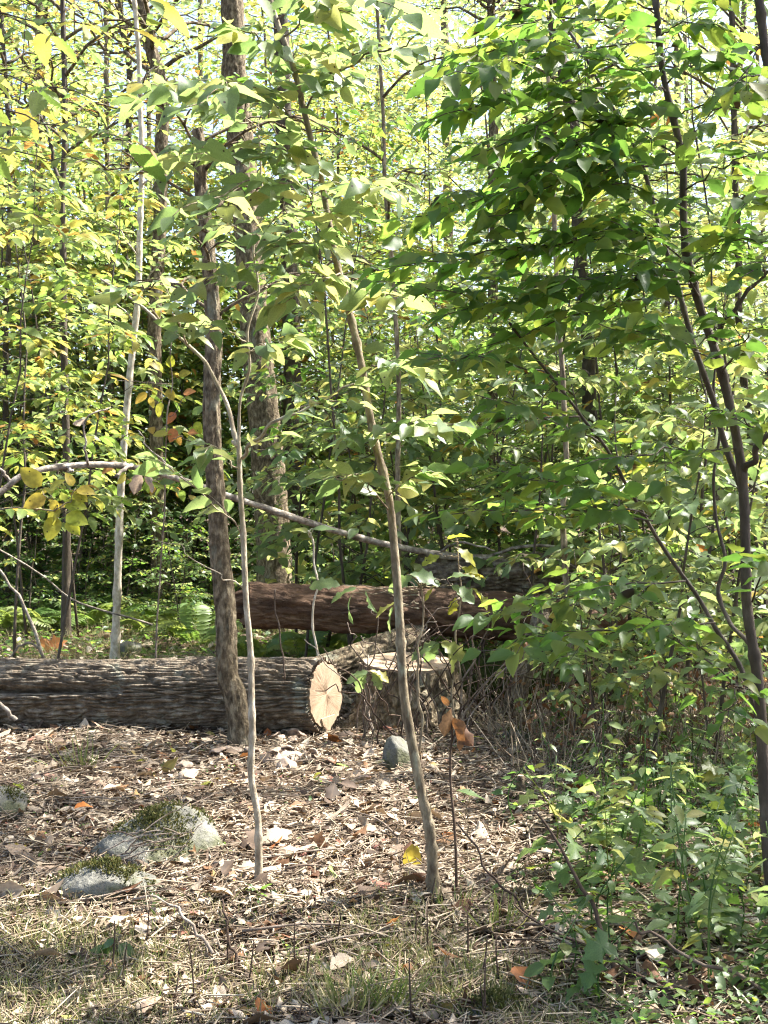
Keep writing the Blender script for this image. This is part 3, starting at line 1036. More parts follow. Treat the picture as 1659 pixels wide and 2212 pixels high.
# ------------------------------------------------------------------ background protos
tall_l, tall_y, und_l, und_y, und_g, und_d = [], [], [], [], [], []
for k in range(3):
    tall_l.append(far_proto(100 + k, 'treebark', Hh=14, r0=0.045, n_br=44, br_len=3.1, h0=0.10, shape='tiny', mat='lime', size=0.175, spacing=0.115, lean=0.09, up=0.30, twig_sp=0.26, tilt=0.40)[0])
    tall_y.append(far_proto(110 + k, 'treebark', Hh=14, r0=0.045, n_br=44, br_len=3.1, h0=0.10, shape='tiny', mat='yellow', size=0.175, spacing=0.115, lean=0.09, up=0.28, twig_sp=0.26, tilt=0.40)[0])
for k in range(3):
    und_l.append(far_proto(120 + k, 'stembark', Hh=7.0, r0=0.018, n_br=30, br_len=1.8, h0=0.18, shape='simple', mat='lime', size=0.14, spacing=0.08, lean=0.16, up=0.22, twig_sp=0.20, tilt=0.35)[0])
    und_y.append(far_proto(130 + k, 'stembark', Hh=7.0, r0=0.018, n_br=30, br_len=1.8, h0=0.20, shape='simple', mat='yellow', size=0.14, spacing=0.08, lean=0.16, up=0.20, twig_sp=0.20, tilt=0.35)[0])
    und_d.append(far_proto(150 + k, 'stembark', Hh=6.0, r0=0.018, n_br=24, br_len=1.9, h0=0.15, shape='simple', mat='green', size=0.11 + 0.03 * k, spacing=0.08, lean=0.14, up=0.15, twig_sp=0.20, tilt=0.30)[0])
    und_g.append(far_proto(140 + k, 'stembark', Hh=2.2, r0=0.016, n_br=14, br_len=0.95, h0=0.10, shape='simple', mat=['lime', 'green', 'lime'][k], size=0.095, spacing=0.06, lean=0.15, up=0.30, twig_sp=0.14, tilt=0.40)[0])

rb = np.random.default_rng(55)
def clear_of(x, y, lst, d):
    return all(math.hypot(x - a, y - b) > d for a, b in lst)

# ------------------------------------------------------------------ big trunks seen between the leaves: (pixel x at base, depth, points px,py, width px at base and top, bark)
def big_tree(pts, Y, w0, w1, label, bark='treebark', group=None, forks=(), seg=12, extra=2.0, rough=0.010):
    px0 = pts[0][0]
    base = on(px0, Y)
    P = [base + [0, 0, -0.08]] + [at(x, y, Y) for x, y in pts[1:]]
    top = P[-1] + (P[-1] - P[-2]) / (np.linalg.norm(P[-1] - P[-2]) + 1e-9) * extra
    Q = curve(P + [top], 70, 0.05, int(px0) % 17)
    r = np.linspace(w0, w1 * 0.8, 70) / 2 / FPX * Y
    r = r * (1 + 0.55 * np.exp(-np.linspace(0, 40, 70)))
    t = thing('tree', base, label, 'tree', group)
    # bark relief: the tube is displaced ridge by ridge
    m = MB()
    na = 40
    T = unit(np.gradient(Q, axis=0))
    u = unit(np.cross(T, [0, 1.0, 0.05])); w = np.cross(T, u)
    Z = np.linspace(0, len(Q) - 1, 260)
    i = np.minimum(Z.astype(int), len(Q) - 2); f = (Z - i)[:, None]
    ip = lambda a: a[i] * (1 - f) + a[i + 1] * f
    C, Uu, Ww, rr = ip(Q), ip(u), ip(w), (r[i] * (1 - f[:, 0]) + r[i + 1] * f[:, 0])
    th_ = np.arange(na) * 2 * math.pi / na
    ZZ, TT = np.meshgrid(C[:, 2], th_, indexing='ij')
    RR = rr[:, None]
    f1, f2 = worley(np.stack([ZZ * 5, np.cos(TT) * RR * 38, np.sin(TT) * RR * 38 + px0], -1), 3)
    d = rough * (sstep(0.0, 0.35, f2 - f1) - 0.7) + 0.12 * RR * (fbm(np.stack([ZZ * 1.5, np.cos(TT), np.sin(TT) + px0], -1), 2, 4) - 0.5)
    G = C[:, None] + (RR + d)[..., None] * (np.cos(TT)[..., None] * Uu[:, None] + np.sin(TT)[..., None] * Ww[:, None])
    Vg, qg = grid_mesh(G)
    m.add(Vg, qg)
    link('trunk', m.mesh('trunk', M[bark], True, base), t)
    for fk in forks:
        fp = [at(x, y, Y + dy) for x, y, dy in fk[0]]
        mb_ = MB().tube(curve(fp, 16, 0.03, 3), np.linspace(fk[1], fk[2], 16) / 2 / FPX * Y, 8)
        link('limb', mb_.mesh('limb', M[bark], True, base), t)
    return t, base, top, Q

TREES = []
def bt(*a, **k):
    r = big_tree(*a, **k)
    TREES.append(r)
    return r
tb = bt([(525, 1600), (505, 1500), (487, 1425), (478, 1250), (468, 1050), (458, 800), (452, 650), (436, 450), (430, 360)], 8.02, 52, 30, 'slim dark tree standing in front of the sawn log with a kink near its foot', rough=0.010, extra=0.25)
tA = bt([(596, 1340), (590, 1150), (572, 900), (545, 650), (528, 430), (512, 200), (500, 0)], 15.5, 78, 56, 'thick grey-brown tree with rough bark behind the dark rotten log', rough=0.018, extra=6,
        forks=[([(582, 1040, 0), (600, 985, -0.2), (602, 930, -0.3)], 16, 8)])
tC = bt([(142, 1250), (145, 980), (138, 700), (135, 540), (130, 440), (140, 330), (138, 150), (132, -20)], 15.0, 17, 12, 'thin black-stemmed tree with a crooked fork in the sunlit yellow leaves', 'stembark', extra=3, rough=0.004,
        forks=[([(133, 400, 0), (118, 360, 0.1), (112, 320, 0.1), (90, 250, 0.2)], 9, 5)])
tD = bt([(345, 1210), (338, 950), (335, 700), (345, 420), (352, 220), (325, 90), (300, 0)], 17.5, 30, 34, 'dark leaning tree seen behind the pale sapling', extra=5, rough=0.010)
tE = bt([(76, 1190), (75, 900), (72, 620), (80, 400), (85, 300), (88, 60)], 22, 27, 22, 'grey tree trunk far back among yellow understory leaves', extra=4)
tF = bt([(640, 1180), (632, 800), (625, 500), (618, 350), (610, 150), (600, -20)], 19, 42, 36, 'dark shaded trunk standing close behind the thick grey-brown tree', 'stembark', extra=5)
tG = bt([(244, 1190), (245, 1000), (238, 800), (240, 640), (232, 380), (228, 100)], 19, 15, 11, 'slender grey tree just left of the pale sapling, half hidden by leaves', 'greybark', extra=3)
tH = bt([(868, 1450), (866, 1300), (862, 1000), (858, 870), (850, 600), (830, 300)], 10.6, 14, 9, 'straight grey-green young tree behind the stump', 'greybark', extra=2, rough=0.003)
tI = bt([(1280, 1260), (1278, 1000), (1272, 820), (1265, 700), (1240, 300), (1200, 60), (1180, -40)], 13, 34, 26, 'dark trunk behind the bright thicket', 'stembark', extra=4)
tJ = bt([(1232, 1580), (1230, 1490), (1226, 1300), (1222, 1150), (1218, 1000), (1214, 800), (1205, 560)], 8.75, 17, 11, 'straight grey pole-like sapling standing in front of the log pile', 'greybark', extra=1.5, rough=0.003)
tK = bt([(1640, 1230), (1622, 1000), (1605, 760), (1590, 500), (1585, 100)], 12, 18, 14, 'dark slender trunk deep in the thicket behind the leafy shrub', 'stembark', extra=4)
tL = bt([(1075, 1230), (1062, 900), (1068, 500), (1062, 80), (1060, -30)], 21, 24, 20, 'brown trunk far back above the bright thicket', extra=4)
tM = bt([(18, 1190), (14, 800), (20, 400), (8, 60)], 18, 13, 10, 'thin dark trunk at the far side of the clearing among ferns', 'stembark', extra=3)
tN = bt([(275, 1190), (268, 800), (274, 500), (280, 180), (262, 40)], 24, 16, 14, 'narrow trunk far behind the black-stemmed tree', 'stembark', extra=3)

# crowns for the trees whose trunks run out of the picture
def crown_for(rec, seed, n, rad, mat, size, hmul=1.0):
    t, base, top, Q = rec
    rng = np.random.default_rng(seed)
    lv = Leaves()
    for k in range(n):
        mb_ = MB()
        h = 0.62 + 0.38 * (k + rng.random()) / n
        p = Q[min(int(h * 69), 69)]
        az = k * 2.399
        L = rad * rng.uniform(0.6, 1.1)
        dh = np.array([math.cos(az), math.sin(az), 0])
        BP = curve([p, p + dh * L * 0.5 + UP * L * 0.3, p + dh * L + UP * L * 0.3], 8, 0.08 * L, k)
        mb_.tube(BP, np.linspace(0.03, 0.008, 8) * rad / 2, 5)
        for j in range(5):
            u = BP[2 + j]
            sd = unit(np.cross(unit(BP[7] - BP[0]), UP)) * (1 if j % 2 else -1)
            e = u + (sd * 0.7 + dh * 0.6 + UP * rng.normal(0, 0.15)) * L * 0.45
            QP = curve([u, (u + e) / 2 + UP * 0.05, e], 4)
            mb_.tube(QP, np.linspace(0.01, 0.004, 4), 3, False)
            lv.along(QP, rng, size * 0.9, size, 'tiny', mat, 0.1, 0.12, 0.4)
        link('limb', mb_.mesh('limb', M['treebark'], True, base), t)
    P = np.array(lv.p)
    Fr = frames(np.array(lv.d), np.array(lv.n), np.array(lv.s))
    o = link('crown', scatter('crown', SHAPES['tiny'], Fr, P - base, M[mat]), t)
    o['kind'] = 'stuff'
for i, (rec, n, rad, mat) in enumerate([(tC, 16, 1.6, 'yellow'), (tE, 18, 2.4, 'yellow'), (tG, 14, 1.8, 'lime'), (tI, 16, 1.6, 'lime'), (tK, 12, 1.3, 'lime'), (tL, 16, 2.2, 'lime'), (tM, 14, 1.8, 'yellow'), (tN, 16, 2.4, 'yellow'), (tD, 14, 2.4, 'lime'), (tH, 8, 1.0, 'lime'), (tb, 9, 0.9, 'lime')]):
    crown_for(rec, 300 + i, n, rad, mat, 0.12)

# ------------------------------------------------------------------ rows of background trees
trunk_px = [(-2.2, 8.3), (-1.45, 15.5), (-4.05, 15)]
spots = []
MARKS = [('the black-stemmed tree', (142 - 829.5) / FPX), ('the pale sapling', (270 - 829.5) / FPX), ('the slim dark tree', (480 - 829.5) / FPX), ('the thick grey-brown tree', (590 - 829.5) / FPX), ('the stump', (880 - 829.5) / FPX),
         ('the grey log of the pile', (1100 - 829.5) / FPX), ('the pole-like sapling', (1228 - 829.5) / FPX), ('the dark trunk of the thicket', (1290 - 829.5) / FPX), ('the stems of the big shrub', (1560 - 829.5) / FPX)]
def mark(x, y):
    return min(MARKS, key=lambda m_: abs(x / y - m_[1]))[0]
def drop(n, y0, y1, protos, scl, label, name, group, xr=0.40, xbias=None, d=0.9):
    k = 0
    tries = 0
    while k < n and tries < n * 40:
        tries += 1
        y = y0 + (y1 - y0) * rb.random()
        x = rb.uniform(-xr, xr) * y
        if xbias is not None and not xbias(x, y):
            continue
        if -6.0 < x < 2.5 and 11.8 < y < 20.5 and 'bush' not in label and abs((y - 15.2) - (x + 2.8) * SY / SX) < 3.3:
            continue                      # this lane keeps the sunlit grass open to the sun
        if not clear_of(x, y, spots, d) or not clear_of(x, y, trunk_px, 0.5):
            continue
        spots.append((x, y))
        place(protos[k % len(protos)], name, (x, y, H(x, y)), label + ', beyond ' + mark(x, y), name, group + ', beyond ' + mark(x, y), rb.random() * 6.28, rb.uniform(*scl))
        k += 1

left = lambda x, y: x / y < -0.02
right = lambda x, y: x / y > -0.06
drop(12, 22, 34, tall_y, (0.85, 1.15), 'tall tree with yellowing leaves', 'tree', 'yellowing trees in the wood behind', 0.42, lambda x, y: x / y < 0.05, 1.6)
drop(13, 21, 34, tall_l, (0.85, 1.15), 'tall tree with light green leaves', 'tree', 'light green trees in the wood behind', 0.42, right, 1.5)
drop(15, 17.2, 25, und_y, (0.95, 1.4), 'understory sapling with yellow leaf sprays', 'sapling', 'yellow understory saplings', 0.40, lambda x, y: x / y < 0.0 and not (-0.25 < x / y < -0.1 and y < 15), 1.0)
drop(15, 12.0, 21, und_l, (0.7, 1.2), 'understory sapling with light green sprays', 'sapling', 'light green understory saplings', 0.40, lambda x, y: x / y > -0.05, 0.9)
drop(15, 17.2, 26, und_l, (0.95, 1.4), 'light green sapling among yellow ones', 'sapling', 'green saplings across the clearing', 0.40, left, 0.9)
drop(8, 13.0, 21, und_d, (0.8, 1.3), 'deep green understory sapling', 'sapling', 'deep green understory saplings', 0.40, lambda x, y: x / y > -0.12, 0.9)
drop(5, 17.5, 24, und_d, (1.0, 1.5), 'deep green sapling among yellow ones', 'sapling', 'deep green saplings across the clearing', 0.40, left, 0.9)
drop(40, 18.2, 25, und_g, (0.9, 1.7), 'dense green bush in the undergrowth', 'shrub', 'bushes in the shaded undergrowth', 0.38, lambda x, y: x / y < 0.0, 0.6)
drop(16, 15.6, 18.2, [und_g[0], und_g[2], und_g[1]], (0.55, 0.9), 'sunlit leafy bush at the edge of the grass', 'shrub', 'sunlit bushes at the edge of the grass', 0.36, lambda x, y: x / y < -0.09, 0.45)
drop(8, 13.5, 18, und_g, (0.6, 1.0), 'small green bush in the grass', 'shrub', 'small bushes in the grass', 0.2, lambda x, y: -0.2 < x / y < 0.02, 0.6)
drop(24, 11.3, 18, und_g, (0.7, 1.2), 'leafy green bush of the thicket', 'shrub', 'bushes behind the log pile', 0.40, lambda x, y: x / y > 0.0, 0.6)

# the far wood closes the view
rf = np.random.default_rng(77)
n = 26000
yy = rf.uniform(34, 70, n)
xx = rf.uniform(-0.55, 0.55, n) * yy
zz = rf.uniform(0, 1, n) ** 0.8 * (0.50 * yy + 2)
keep = fbm(np.stack([xx * 0.35, yy * 0.35, zz * 0.45], -1), 3, 9) > 0.47
P = np.stack([xx, yy, zz], -1)[keep]
P = np.repeat(P, 3, 0) + rf.normal(0, 0.35, (keep.sum() * 3, 3))
F = frames(rf.normal(0, 1, P.shape) * [1, 1, 0.3], np.array([0, 0, 1.0]) + rf.normal(0, 0.5, P.shape), rf.uniform(0.22, 0.42, len(P)))
tag(link('far_wood', scatter('far_wood', SHAPES['tiny'], F, P, M['lime'])), 'hazy mass of sunlit leaves far back in the wood', 'woodland', kind='stuff')
mb = None
for k in range(10):
    y = rf.uniform(36, 66)
    x = rf.uniform(-0.4, 0.4) * y
    base = np.array([x, y, 0])
    t = thing('tree', base, 'bare-looking trunk deep in the far wood behind all other trees', 'tree', 'trunks of the far wood')
    m = MB().tube(curve([base + [0, 0, -0.1], base + [rf.normal(0, .3), 0, 8], base + [rf.normal(0, .8), 0, 26]], 10), np.linspace(rf.uniform(0.12, 0.3), 0.08, 10), 8)
    link('trunk', m.mesh('trunk', M['treebark'], True, base), t)

# ------------------------------------------------------------------ unseen canopy trees, crowns shaped to dapple the ground where shade is wanted
def shade_want(x, y):
    s = np.full(x.shape, 0.40)
    s = np.where(y > 10.5, 0.10, s)
    def ell(cx, cy, rx, ry, v):
        nonlocal s
        k = np.exp(-(((x - cx) / rx) ** 2 + ((y - cy) / ry) ** 2) ** 2)
        s = s * (1 - k) + v * k
    ell(-2.9, 18.5, 2.6, 2.6, 0.30)      # shaded undergrowth across the clearing
    ell(-3.4, 16.5, 2.8, 2.6, -0.1)
    ell(-2.8, 13.2, 2.2, 1.9, -0.2)      # sunlit grass behind the sawn log
    ell(-1.7, 6.6, 0.75, 1.3, 0.85)      # left of the clearing
    ell(0.05, 6.1, 1.30, 1.20, -0.25)    # sunny middle
    ell(-1.2, 8.5, 1.8, 0.55, -0.05)     # stump and sawn log
    ell(0.9, 6.7, 0.9, 1.0, 0.02)        # thicket front
    ell(0.4, 9.6, 1.0, 0.6, 0.50)        # log pile
    ell(1.6, 4.7, 0.95, 1.1, 1.0)       # herbs at the right
    ell(-0.1, 4.3, 0.75, 0.55, 0.34)
    ell(-1.15, 4.25, 0.7, 0.8, -0.2)     # bright corner
    ell(0.2, 2.1, 2.6, 1.35, 0.74)       # the leafy shrub stands in shade
    ell(-2.3, 3.7, 1.2, 0.9, -0.1)
    return s

ct_base = [(7.2, 9.6), (10.5, 14.5), (5.6, 16.5), (13.5, 9.0), (9.5, 21.5), (3.0, 25.5), (-6.5, 24.0), (-9.0, 15.0), (15.5, 18.0), (8.6, 4.6), (-4.5, 6.5)]
rc = np.random.default_rng(91)
cell = 0.42
cxs, cys = np.meshgrid(np.arange(-8.5, 9.5, cell), np.arange(0.2, 27, cell), indexing='ij')
cxs = cxs.ravel() + rc.uniform(-0.2, 0.2, cxs.size)
cys = cys.ravel() + rc.uniform(-0.2, 0.2, cys.size)
nz_ = 0.65 * fbm(np.stack([cxs * 1.1, cys * 1.1, 0 * cxs], -1), 2, 61) + 0.35 * rc.random(cxs.size)
nz_ = np.argsort(np.argsort(nz_)) / nz_.size
keep = nz_ < shade_want(cxs, cys)
gxs, gys = cxs[keep], cys[keep]
zc = rc.uniform(8.0, 13.5, len(gxs)) + 0.12 * np.maximum(0, gys - 8)
CC = np.stack([gxs + zc / TAN * SX, gys + zc / TAN * SY, zc], -1)
own = np.argmin(np.stack([np.hypot(CC[:, 0] - a, CC[:, 1] - b) for a, b in ct_base]), 0)
for k, (a, b) in enumerate(ct_base):
    mine = CC[own == k]
    if len(mine) < 3:
        continue
    base = np.array([a, b, H(a, b)])
    t = thing('tree', base, 'tall unseen forest tree outside the view, its crown shaped to shade the clearing', 'tree', 'canopy trees around the clearing')
    topz = 13.5
    TQ = curve([base + [0, 0, -0.1], base + [0.1, -0.1, 6], base + [0.0, 0.15, topz]], 24, 0.12, k)
    m = MB().tube(TQ, np.linspace(0.21, 0.05, 24), 14)
    link('trunk', m.mesh('trunk', M['treebark'], True, base), t)
    for j in range(0, len(mine), max(1, len(mine) // 8)):
        e = mine[j]
        s = TQ[int(np.clip((e[2] - 2.5) / topz * 23, 6, 22))]
        m = MB().tube(curve([s, (s + e) / 2 + UP * 0.3, e], 8, 0.15, j), np.linspace(0.018, 0.006, 8), 6)
        link('limb', m.mesh('limb', M['treebark'], True, base), t)
    per = 70
    P = np.repeat(mine, per, 0) + rc.normal(0, 0.17, (len(mine) * per, 3)) * [1.2, 1.2, 0.8]
    F = frames(rc.normal(0, 1, P.shape) * [1, 1, 0.4], np.array([0, 0, 1.0]) + rc.normal(0, 0.45, P.shape), rc.uniform(0.09, 0.15, len(P)))
    o = link('crown', scatter('crown', SHAPES['tiny'], F, P - base, M['lime' if k % 2 else 'green']), t)
    o['kind'] = 'stuff'
print('trees', round(time.time() - T0, 1))

# ================================================================== NEAR PLANTS, built stem by stem
def pxcurve(pts, n, wig=0.0, seed=0):
    """pts: (px, py, depth)"""
    return curve([at(*p) for p in pts], n, wig, seed)

def near_plant(name, label, cat, base, stems, branches, leafspec, group=None, limit=300, seed=0, bark='greybark', extra=None):
    """stems / branches: (points (px,py,Y) list, width px start, width px end); leafspec: dict for each branch"""
    rng = np.random.default_rng(seed)
    t = thing(name, base, label, cat, group)
    for i, (pts, w0, w1) in enumerate(stems):
        n = max(16, len(pts) * 9)
        Q = pxcurve(pts, n, 0.035, seed + i)
        Y = np.array([p[2] for p in pts]).mean()
        if i == 0:
            Q = np.concatenate([[base + np.array([0, 0, -0.05])], Q])
            n += 1
        rr = np.linspace(w0, w1, n) / 2 / FPX * Y
        rr = rr * (1 + 0.12 * (vnoise(np.stack([np.arange(n) * 0.9, 0 * rr + seed, 0 * rr], -1)) - 0.5))
        if i == 0:
            rr = rr * (1 + 0.7 * np.exp(-np.linalg.norm(Q - Q[0], axis=1) / (4 * rr[0])))
            rr[-1] *= 0.7
        # knots and old branch scars
        for _ in range(max(2, n // 9)):
            kk = rng.integers(1, n - 1)
            rr[kk] *= rng.uniform(1.1, 1.35)
        m = MB().tube(Q, rr, 12)
        link('stem', m.mesh('stem', M[bark], True, base), t)
    lv = Leaves()
    for i, br in enumerate(branches):
        pts, w0, w1 = br[:3]
        sp = dict(leafspec)
        if len(br) > 3:
            sp.update(br[3])
        bm_ = br[4] if len(br) > 4 else bark
        n = max(8, len(pts) * 5)
        Q = pxcurve(pts, n, 0.04, seed * 7 + i)
        Y = np.array([p[2] for p in pts]).mean()
        m = MB().tube(Q, np.linspace(w0, w1, n) / 2 / FPX * Y, 7)
        kw = {k: v for k, v in sp.items() if k in ('t0', 'droop', 'tilt', 'side', 'opposite', 'drop', 'tip')}
        if sp.get('leaves', True):
            lv.along(Q, rng, sp['spacing'], sp['size'], sp['shape'], sp['mat'], **kw)
            nt_ = sp.get('twigs', 0)
            Lb = np.linalg.norm(Q[-1] - Q[0])
            for k in range(nt_):
                u = 0.15 + 0.75 * (k + rng.random() * 0.6) / nt_
                j = min(int(u * (n - 1)), n - 2)
                tg = unit(Q[j + 1] - Q[j])
                sd = unit(np.cross(tg, UP)) * (1 if k % 2 else -1)
                l2 = sp.get('twlen', 0.32) * Lb * (1 - 0.5 * u) * rng.uniform(0.6, 1.3)
                e = Q[j] + (tg * 0.8 + sd * 0.7 + UP * rng.normal(0.02, 0.14)) * l2
                QP = curve([Q[j], (Q[j] + e) / 2 + UP * 0.05 * l2, e], 6)
                m.tube(QP, np.linspace(max(0.0016, w1 * 0.5 / 2 / FPX * Y * 1.4), 0.0010, 6), 4, False)
                kk_ = dict(kw); kk_['t0'] = 0.1
                lv.along(QP, rng, sp['spacing'], sp['size'], sp['shape'], sp['mat'], **kk_)
        link('branch', m.mesh('branch', M[bm_], True, base), t)
    if extra:
        extra(lv, rng)
    lv.emit(t, base, limit)
    return t, lv

# pale sapling behind the sawn log
YA = 12.6
b = on(247, YA)
near_plant('sapling', 'pale straight sapling rising behind the sawn log', 'sapling', b,
    [([(248, 1420, YA), (256, 1200, YA), (262, 1050, YA), (273, 900, YA), (287, 740, YA), (301, 600, YA), (304, 480, YA), (306, 370, YA), (301, 240, YA), (296, 100, YA), (290, -30, YA)], 17, 9)],
    [([(302, 640, YA), (350, 560, YA - .3), (420, 520, YA - .5)], 4, 2),
     ([(303, 560, YA), (240, 480, YA - .2), (170, 455, YA - .4)], 4, 2),
     ([(306, 400, YA), (370, 350, YA - .2), (440, 330, YA - .5)], 4, 2),
     ([(304, 330, YA), (250, 290, YA), (180, 280, YA - .5)], 4, 2),
     ([(300, 200, YA), (240, 150, YA), (190, 140, YA - .5)], 4, 2),
     ([(299, 180, YA), (360, 120, YA), (410, 110, YA - .5)], 4, 2),
     ([(297, 90, YA), (350, 30, YA), (390, 0, YA - .5)], 4, 2),
     ([(297, 700, YA), (230, 640, YA - .2), (160, 620, YA - .4)], 4, 2)],
    dict(spacing=0.07, size=0.10, shape='ovate', mat='lime', twigs=6, tilt=0.35), seed=11, bark='palebark')

# thin forked sapling in front of the dark tree
b = gp(560, 1912); YC = b[1]
near_plant('sapling', 'thin forked sapling in front of the slim dark tree', 'sapling', b,
    [([(559, 1900, YC), (551, 1750, YC), (541, 1600, YC), (533, 1430, YC), (525, 1250, YC), (519, 1100, YC), (514, 985, YC), (512, 950, YC)], 16, 10),
     ([(512, 965, YC), (490, 890, YC + .05), (455, 800, YC + .1), (405, 745, YC + .1), (340, 690, YC + .15), (270, 640, YC + .2), (215, 600, YC + .3)], 10, 4),
     ([(515, 1000, YC), (524, 880, YC), (535, 770, YC), (550, 640, YC), (557, 520, YC), (566, 380, YC), (560, 260, YC)], 7, 3)],
    [([(524, 990, YC), (555, 945, YC - .1), (610, 900, YC - .15), (690, 868, YC - .2), (765, 835, YC - .3)], 9, 4, dict(t0=0.8)),
     ([(516, 1015, YC), (480, 985, YC - .05), (452, 965, YC - .1), (430, 990, YC - .15)], 4, 2, dict(t0=0.7)),
     ([(519, 1150, YC), (480, 1110, YC - .05), (430, 1060, YC - .1), (390, 1030, YC - .15), (340, 1000, YC - .2)], 3.5, 2, dict(t0=0.75)),
     ([(523, 1270, YC), (470, 1235, YC), (410, 1195, YC), (350, 1165, YC + .1)], 3, 1.5, dict(leaves=False)),
     ([(405, 745, YC + .1), (380, 690, YC), (368, 620, YC - .1)], 4, 2),
     ([(345, 690, YC + .15), (300, 640, YC), (250, 625, YC - .1)], 3, 1.5),
     ([(550, 640, YC), (600, 590, YC - .2), (660, 560, YC - .3)], 3, 1.5),
     ([(556, 520, YC), (500, 480, YC - .2), (430, 470, YC - .3)], 3, 1.5),
     ([(560, 400, YC), (620, 360, YC - .1), (690, 350, YC - .3)], 3, 1.5),
     ([(562, 300, YC), (510, 250, YC - .1), (450, 230, YC - .2)], 3, 1.5),
     ([(540, 760, YC), (580, 740, YC - .1), (620, 735, YC - .2)], 3, 1.5),
     ([(560, 260, YC), (600, 150, YC - .2), (680, 110, YC - .4)], 3, 1.5),
     ([(561, 330, YC), (470, 330, YC - .3), (370, 380, YC - .6)], 3, 1.5, dict(size=.13)),
     ([(556, 500, YC), (640, 450, YC - .3), (740, 470, YC - .5)], 3, 1.5),
     ([(552, 600, YC), (480, 590, YC - .3), (400, 620, YC - .5)], 3, 1.5),
     ([(562, 280, YC), (420, 180, YC - .4), (300, 190, YC - .7)], 3, 1.5, dict(size=.13)),
     ([(536, 740, YC), (460, 700, YC - .2), (380, 720, YC - .4)], 3, 1.5)],
    dict(spacing=0.06, size=0.12, shape='ovate', mat='lime', twigs=3, tilt=0.5, twlen=0.45, droop=0.2), seed=21, bark='tanbark')

# leaning sapling
b = gp(936, 1945); YD = b[1]
near_plant('sapling', 'leaning mottled sapling that bends across the sunny litter', 'sapling', b,
    [([(936, 1930, YD), (928, 1800, YD), (908, 1700, YD), (886, 1590, YD), (868, 1480, YD), (858, 1350, YD), (851, 1240, YD), (838, 1090, YD), (815, 960, YD), (790, 800, YD), (752, 650, YD), (722, 540, YD), (692, 390, YD), (660, 270, YD), (628, 150, YD), (605, 60, YD), (585, -40, YD)], 23, 11)],
    [([(790, 800, YD), (850, 780, YD - .2), (900, 800, YD - .4)], 5, 2),
     ([(722, 540, YD), (650, 520, YD - .2), (585, 545, YD - .4)], 5, 2),
     ([(700, 430, YD), (780, 400, YD - .2), (850, 410, YD - .4)], 5, 2),
     ([(690, 385, YD), (620, 330, YD - .1), (560, 330, YD - .4)], 5, 2),
     ([(640, 205, YD), (740, 145, YD - .1), (830, 110, YD - .3), (905, 90, YD - .5)], 7, 3, dict(t0=.3)),
     ([(655, 245, YD), (700, 180, YD), (760, 160, YD - .2)], 6, 3),
     ([(625, 130, YD), (560, 80, YD - .2), (500, 60, YD - .3)], 5, 2),
     ([(610, 80, YD), (690, 30, YD - .2), (760, 20, YD - .4)], 5, 2),
     ([(752, 650, YD), (820, 630, YD - .2), (880, 650, YD - .4)], 5, 2),
     ([(660, 270, YD), (580, 210, YD - .2), (500, 200, YD - .5)], 5, 2),
     ([(735, 590, YD), (670, 610, YD - .2), (620, 650, YD - .3)], 4, 2),
     ([(815, 960, YD), (770, 935, YD - .1), (735, 940, YD - .2)], 4, 2),
     ([(835, 1080, YD), (880, 1030, YD - .1), (930, 1020, YD - .2)], 4, 2),
     ([(812, 950, YD), (880, 915, YD - .2), (975, 925, YD - .4)], 4, 2),
     ([(838, 1100, YD), (780, 1040, YD - .2), (715, 1030, YD - .4)], 4, 2),
     ([(600, 40, YD), (720, -20, YD - .5), (880, 20, YD - 1.0)], 5, 2, dict(size=0.14, twigs=3)),
     ([(640, 205, YD), (520, 180, YD - .5), (400, 230, YD - .9)], 5, 2, dict(size=0.13, twigs=3)),
     ([(690, 390, YD), (520, 400, YD - .5), (380, 470, YD - .9)], 5, 2, dict(size=0.13, twigs=3))],
    dict(spacing=0.06, size=0.122, shape='ovate', mat='lime', twigs=6, tilt=0.45, droop=0.2), seed=31)

# leafy multi-stemmed shrub at the right, in the shade
YS = 4.15
b = on(1690, YS)
sh_stems = [
    ([(1688, 2050, YS), (1664, 1900, YS), (1648, 1720, YS), (1632, 1500, YS), (1626, 1350, YS), (1621, 1200, YS), (1602, 1000, YS), (1563, 810, YS), (1525, 690, YS), (1500, 580, YS), (1478, 440, YS), (1465, 330, YS), (1442, 190, YS), (1425, 80, YS), (1408, -40, YS)], 27, 12),
    ([(1640, 1560, YS), (1600, 1440, YS + .1), (1545, 1345, YS + .15), (1480, 1255, YS + .15), (1410, 1135, YS + .1), (1355, 1050, YS), (1295, 955, YS - .05), (1258, 900, YS - .1), (1185, 805, YS - .15), (1100, 690, YS - .2)], 11, 5),
    ([(1610, 1080, YS), (1560, 930, YS + .1), (1500, 760, YS + .1), (1455, 600, YS + .15), (1400, 430, YS + .2), (1370, 330, YS + .2), (1300, 190, YS + .2), (1240, 90, YS + .25), (1170, 0, YS + .3)], 14, 5),
    ([(1628, 1400, YS), (1570, 1330, YS + .2), (1560, 1200, YS + .25), (1545, 1050, YS + .3), (1550, 880, YS + .3), (1540, 700, YS + .3)], 10, 4),
    ([(1606, 1020, YS), (1650, 960, YS - .1), (1700, 900, YS - .1), (1760, 780, YS - .1)], 14, 8),
    ([(1540, 745, YS), (1600, 640, YS - .1), (1655, 600, YS - .1), (1720, 520, YS - .1)], 10, 5),
]
rs = np.random.default_rng(5)
sprays = []
def spray(a, b_, w=5, dy=(0.0, -0.45), **kw):
    d0, d1 = dy
    mx, my = (a[0] + b_[0]) / 2, (a[1] + b_[1]) / 2 - 18
    sprays.append(([(a[0], a[1], YS + d0), (mx, my, YS + (d0 + d1) / 2), (b_[0], b_[1], YS + d1)], w, 2, kw))
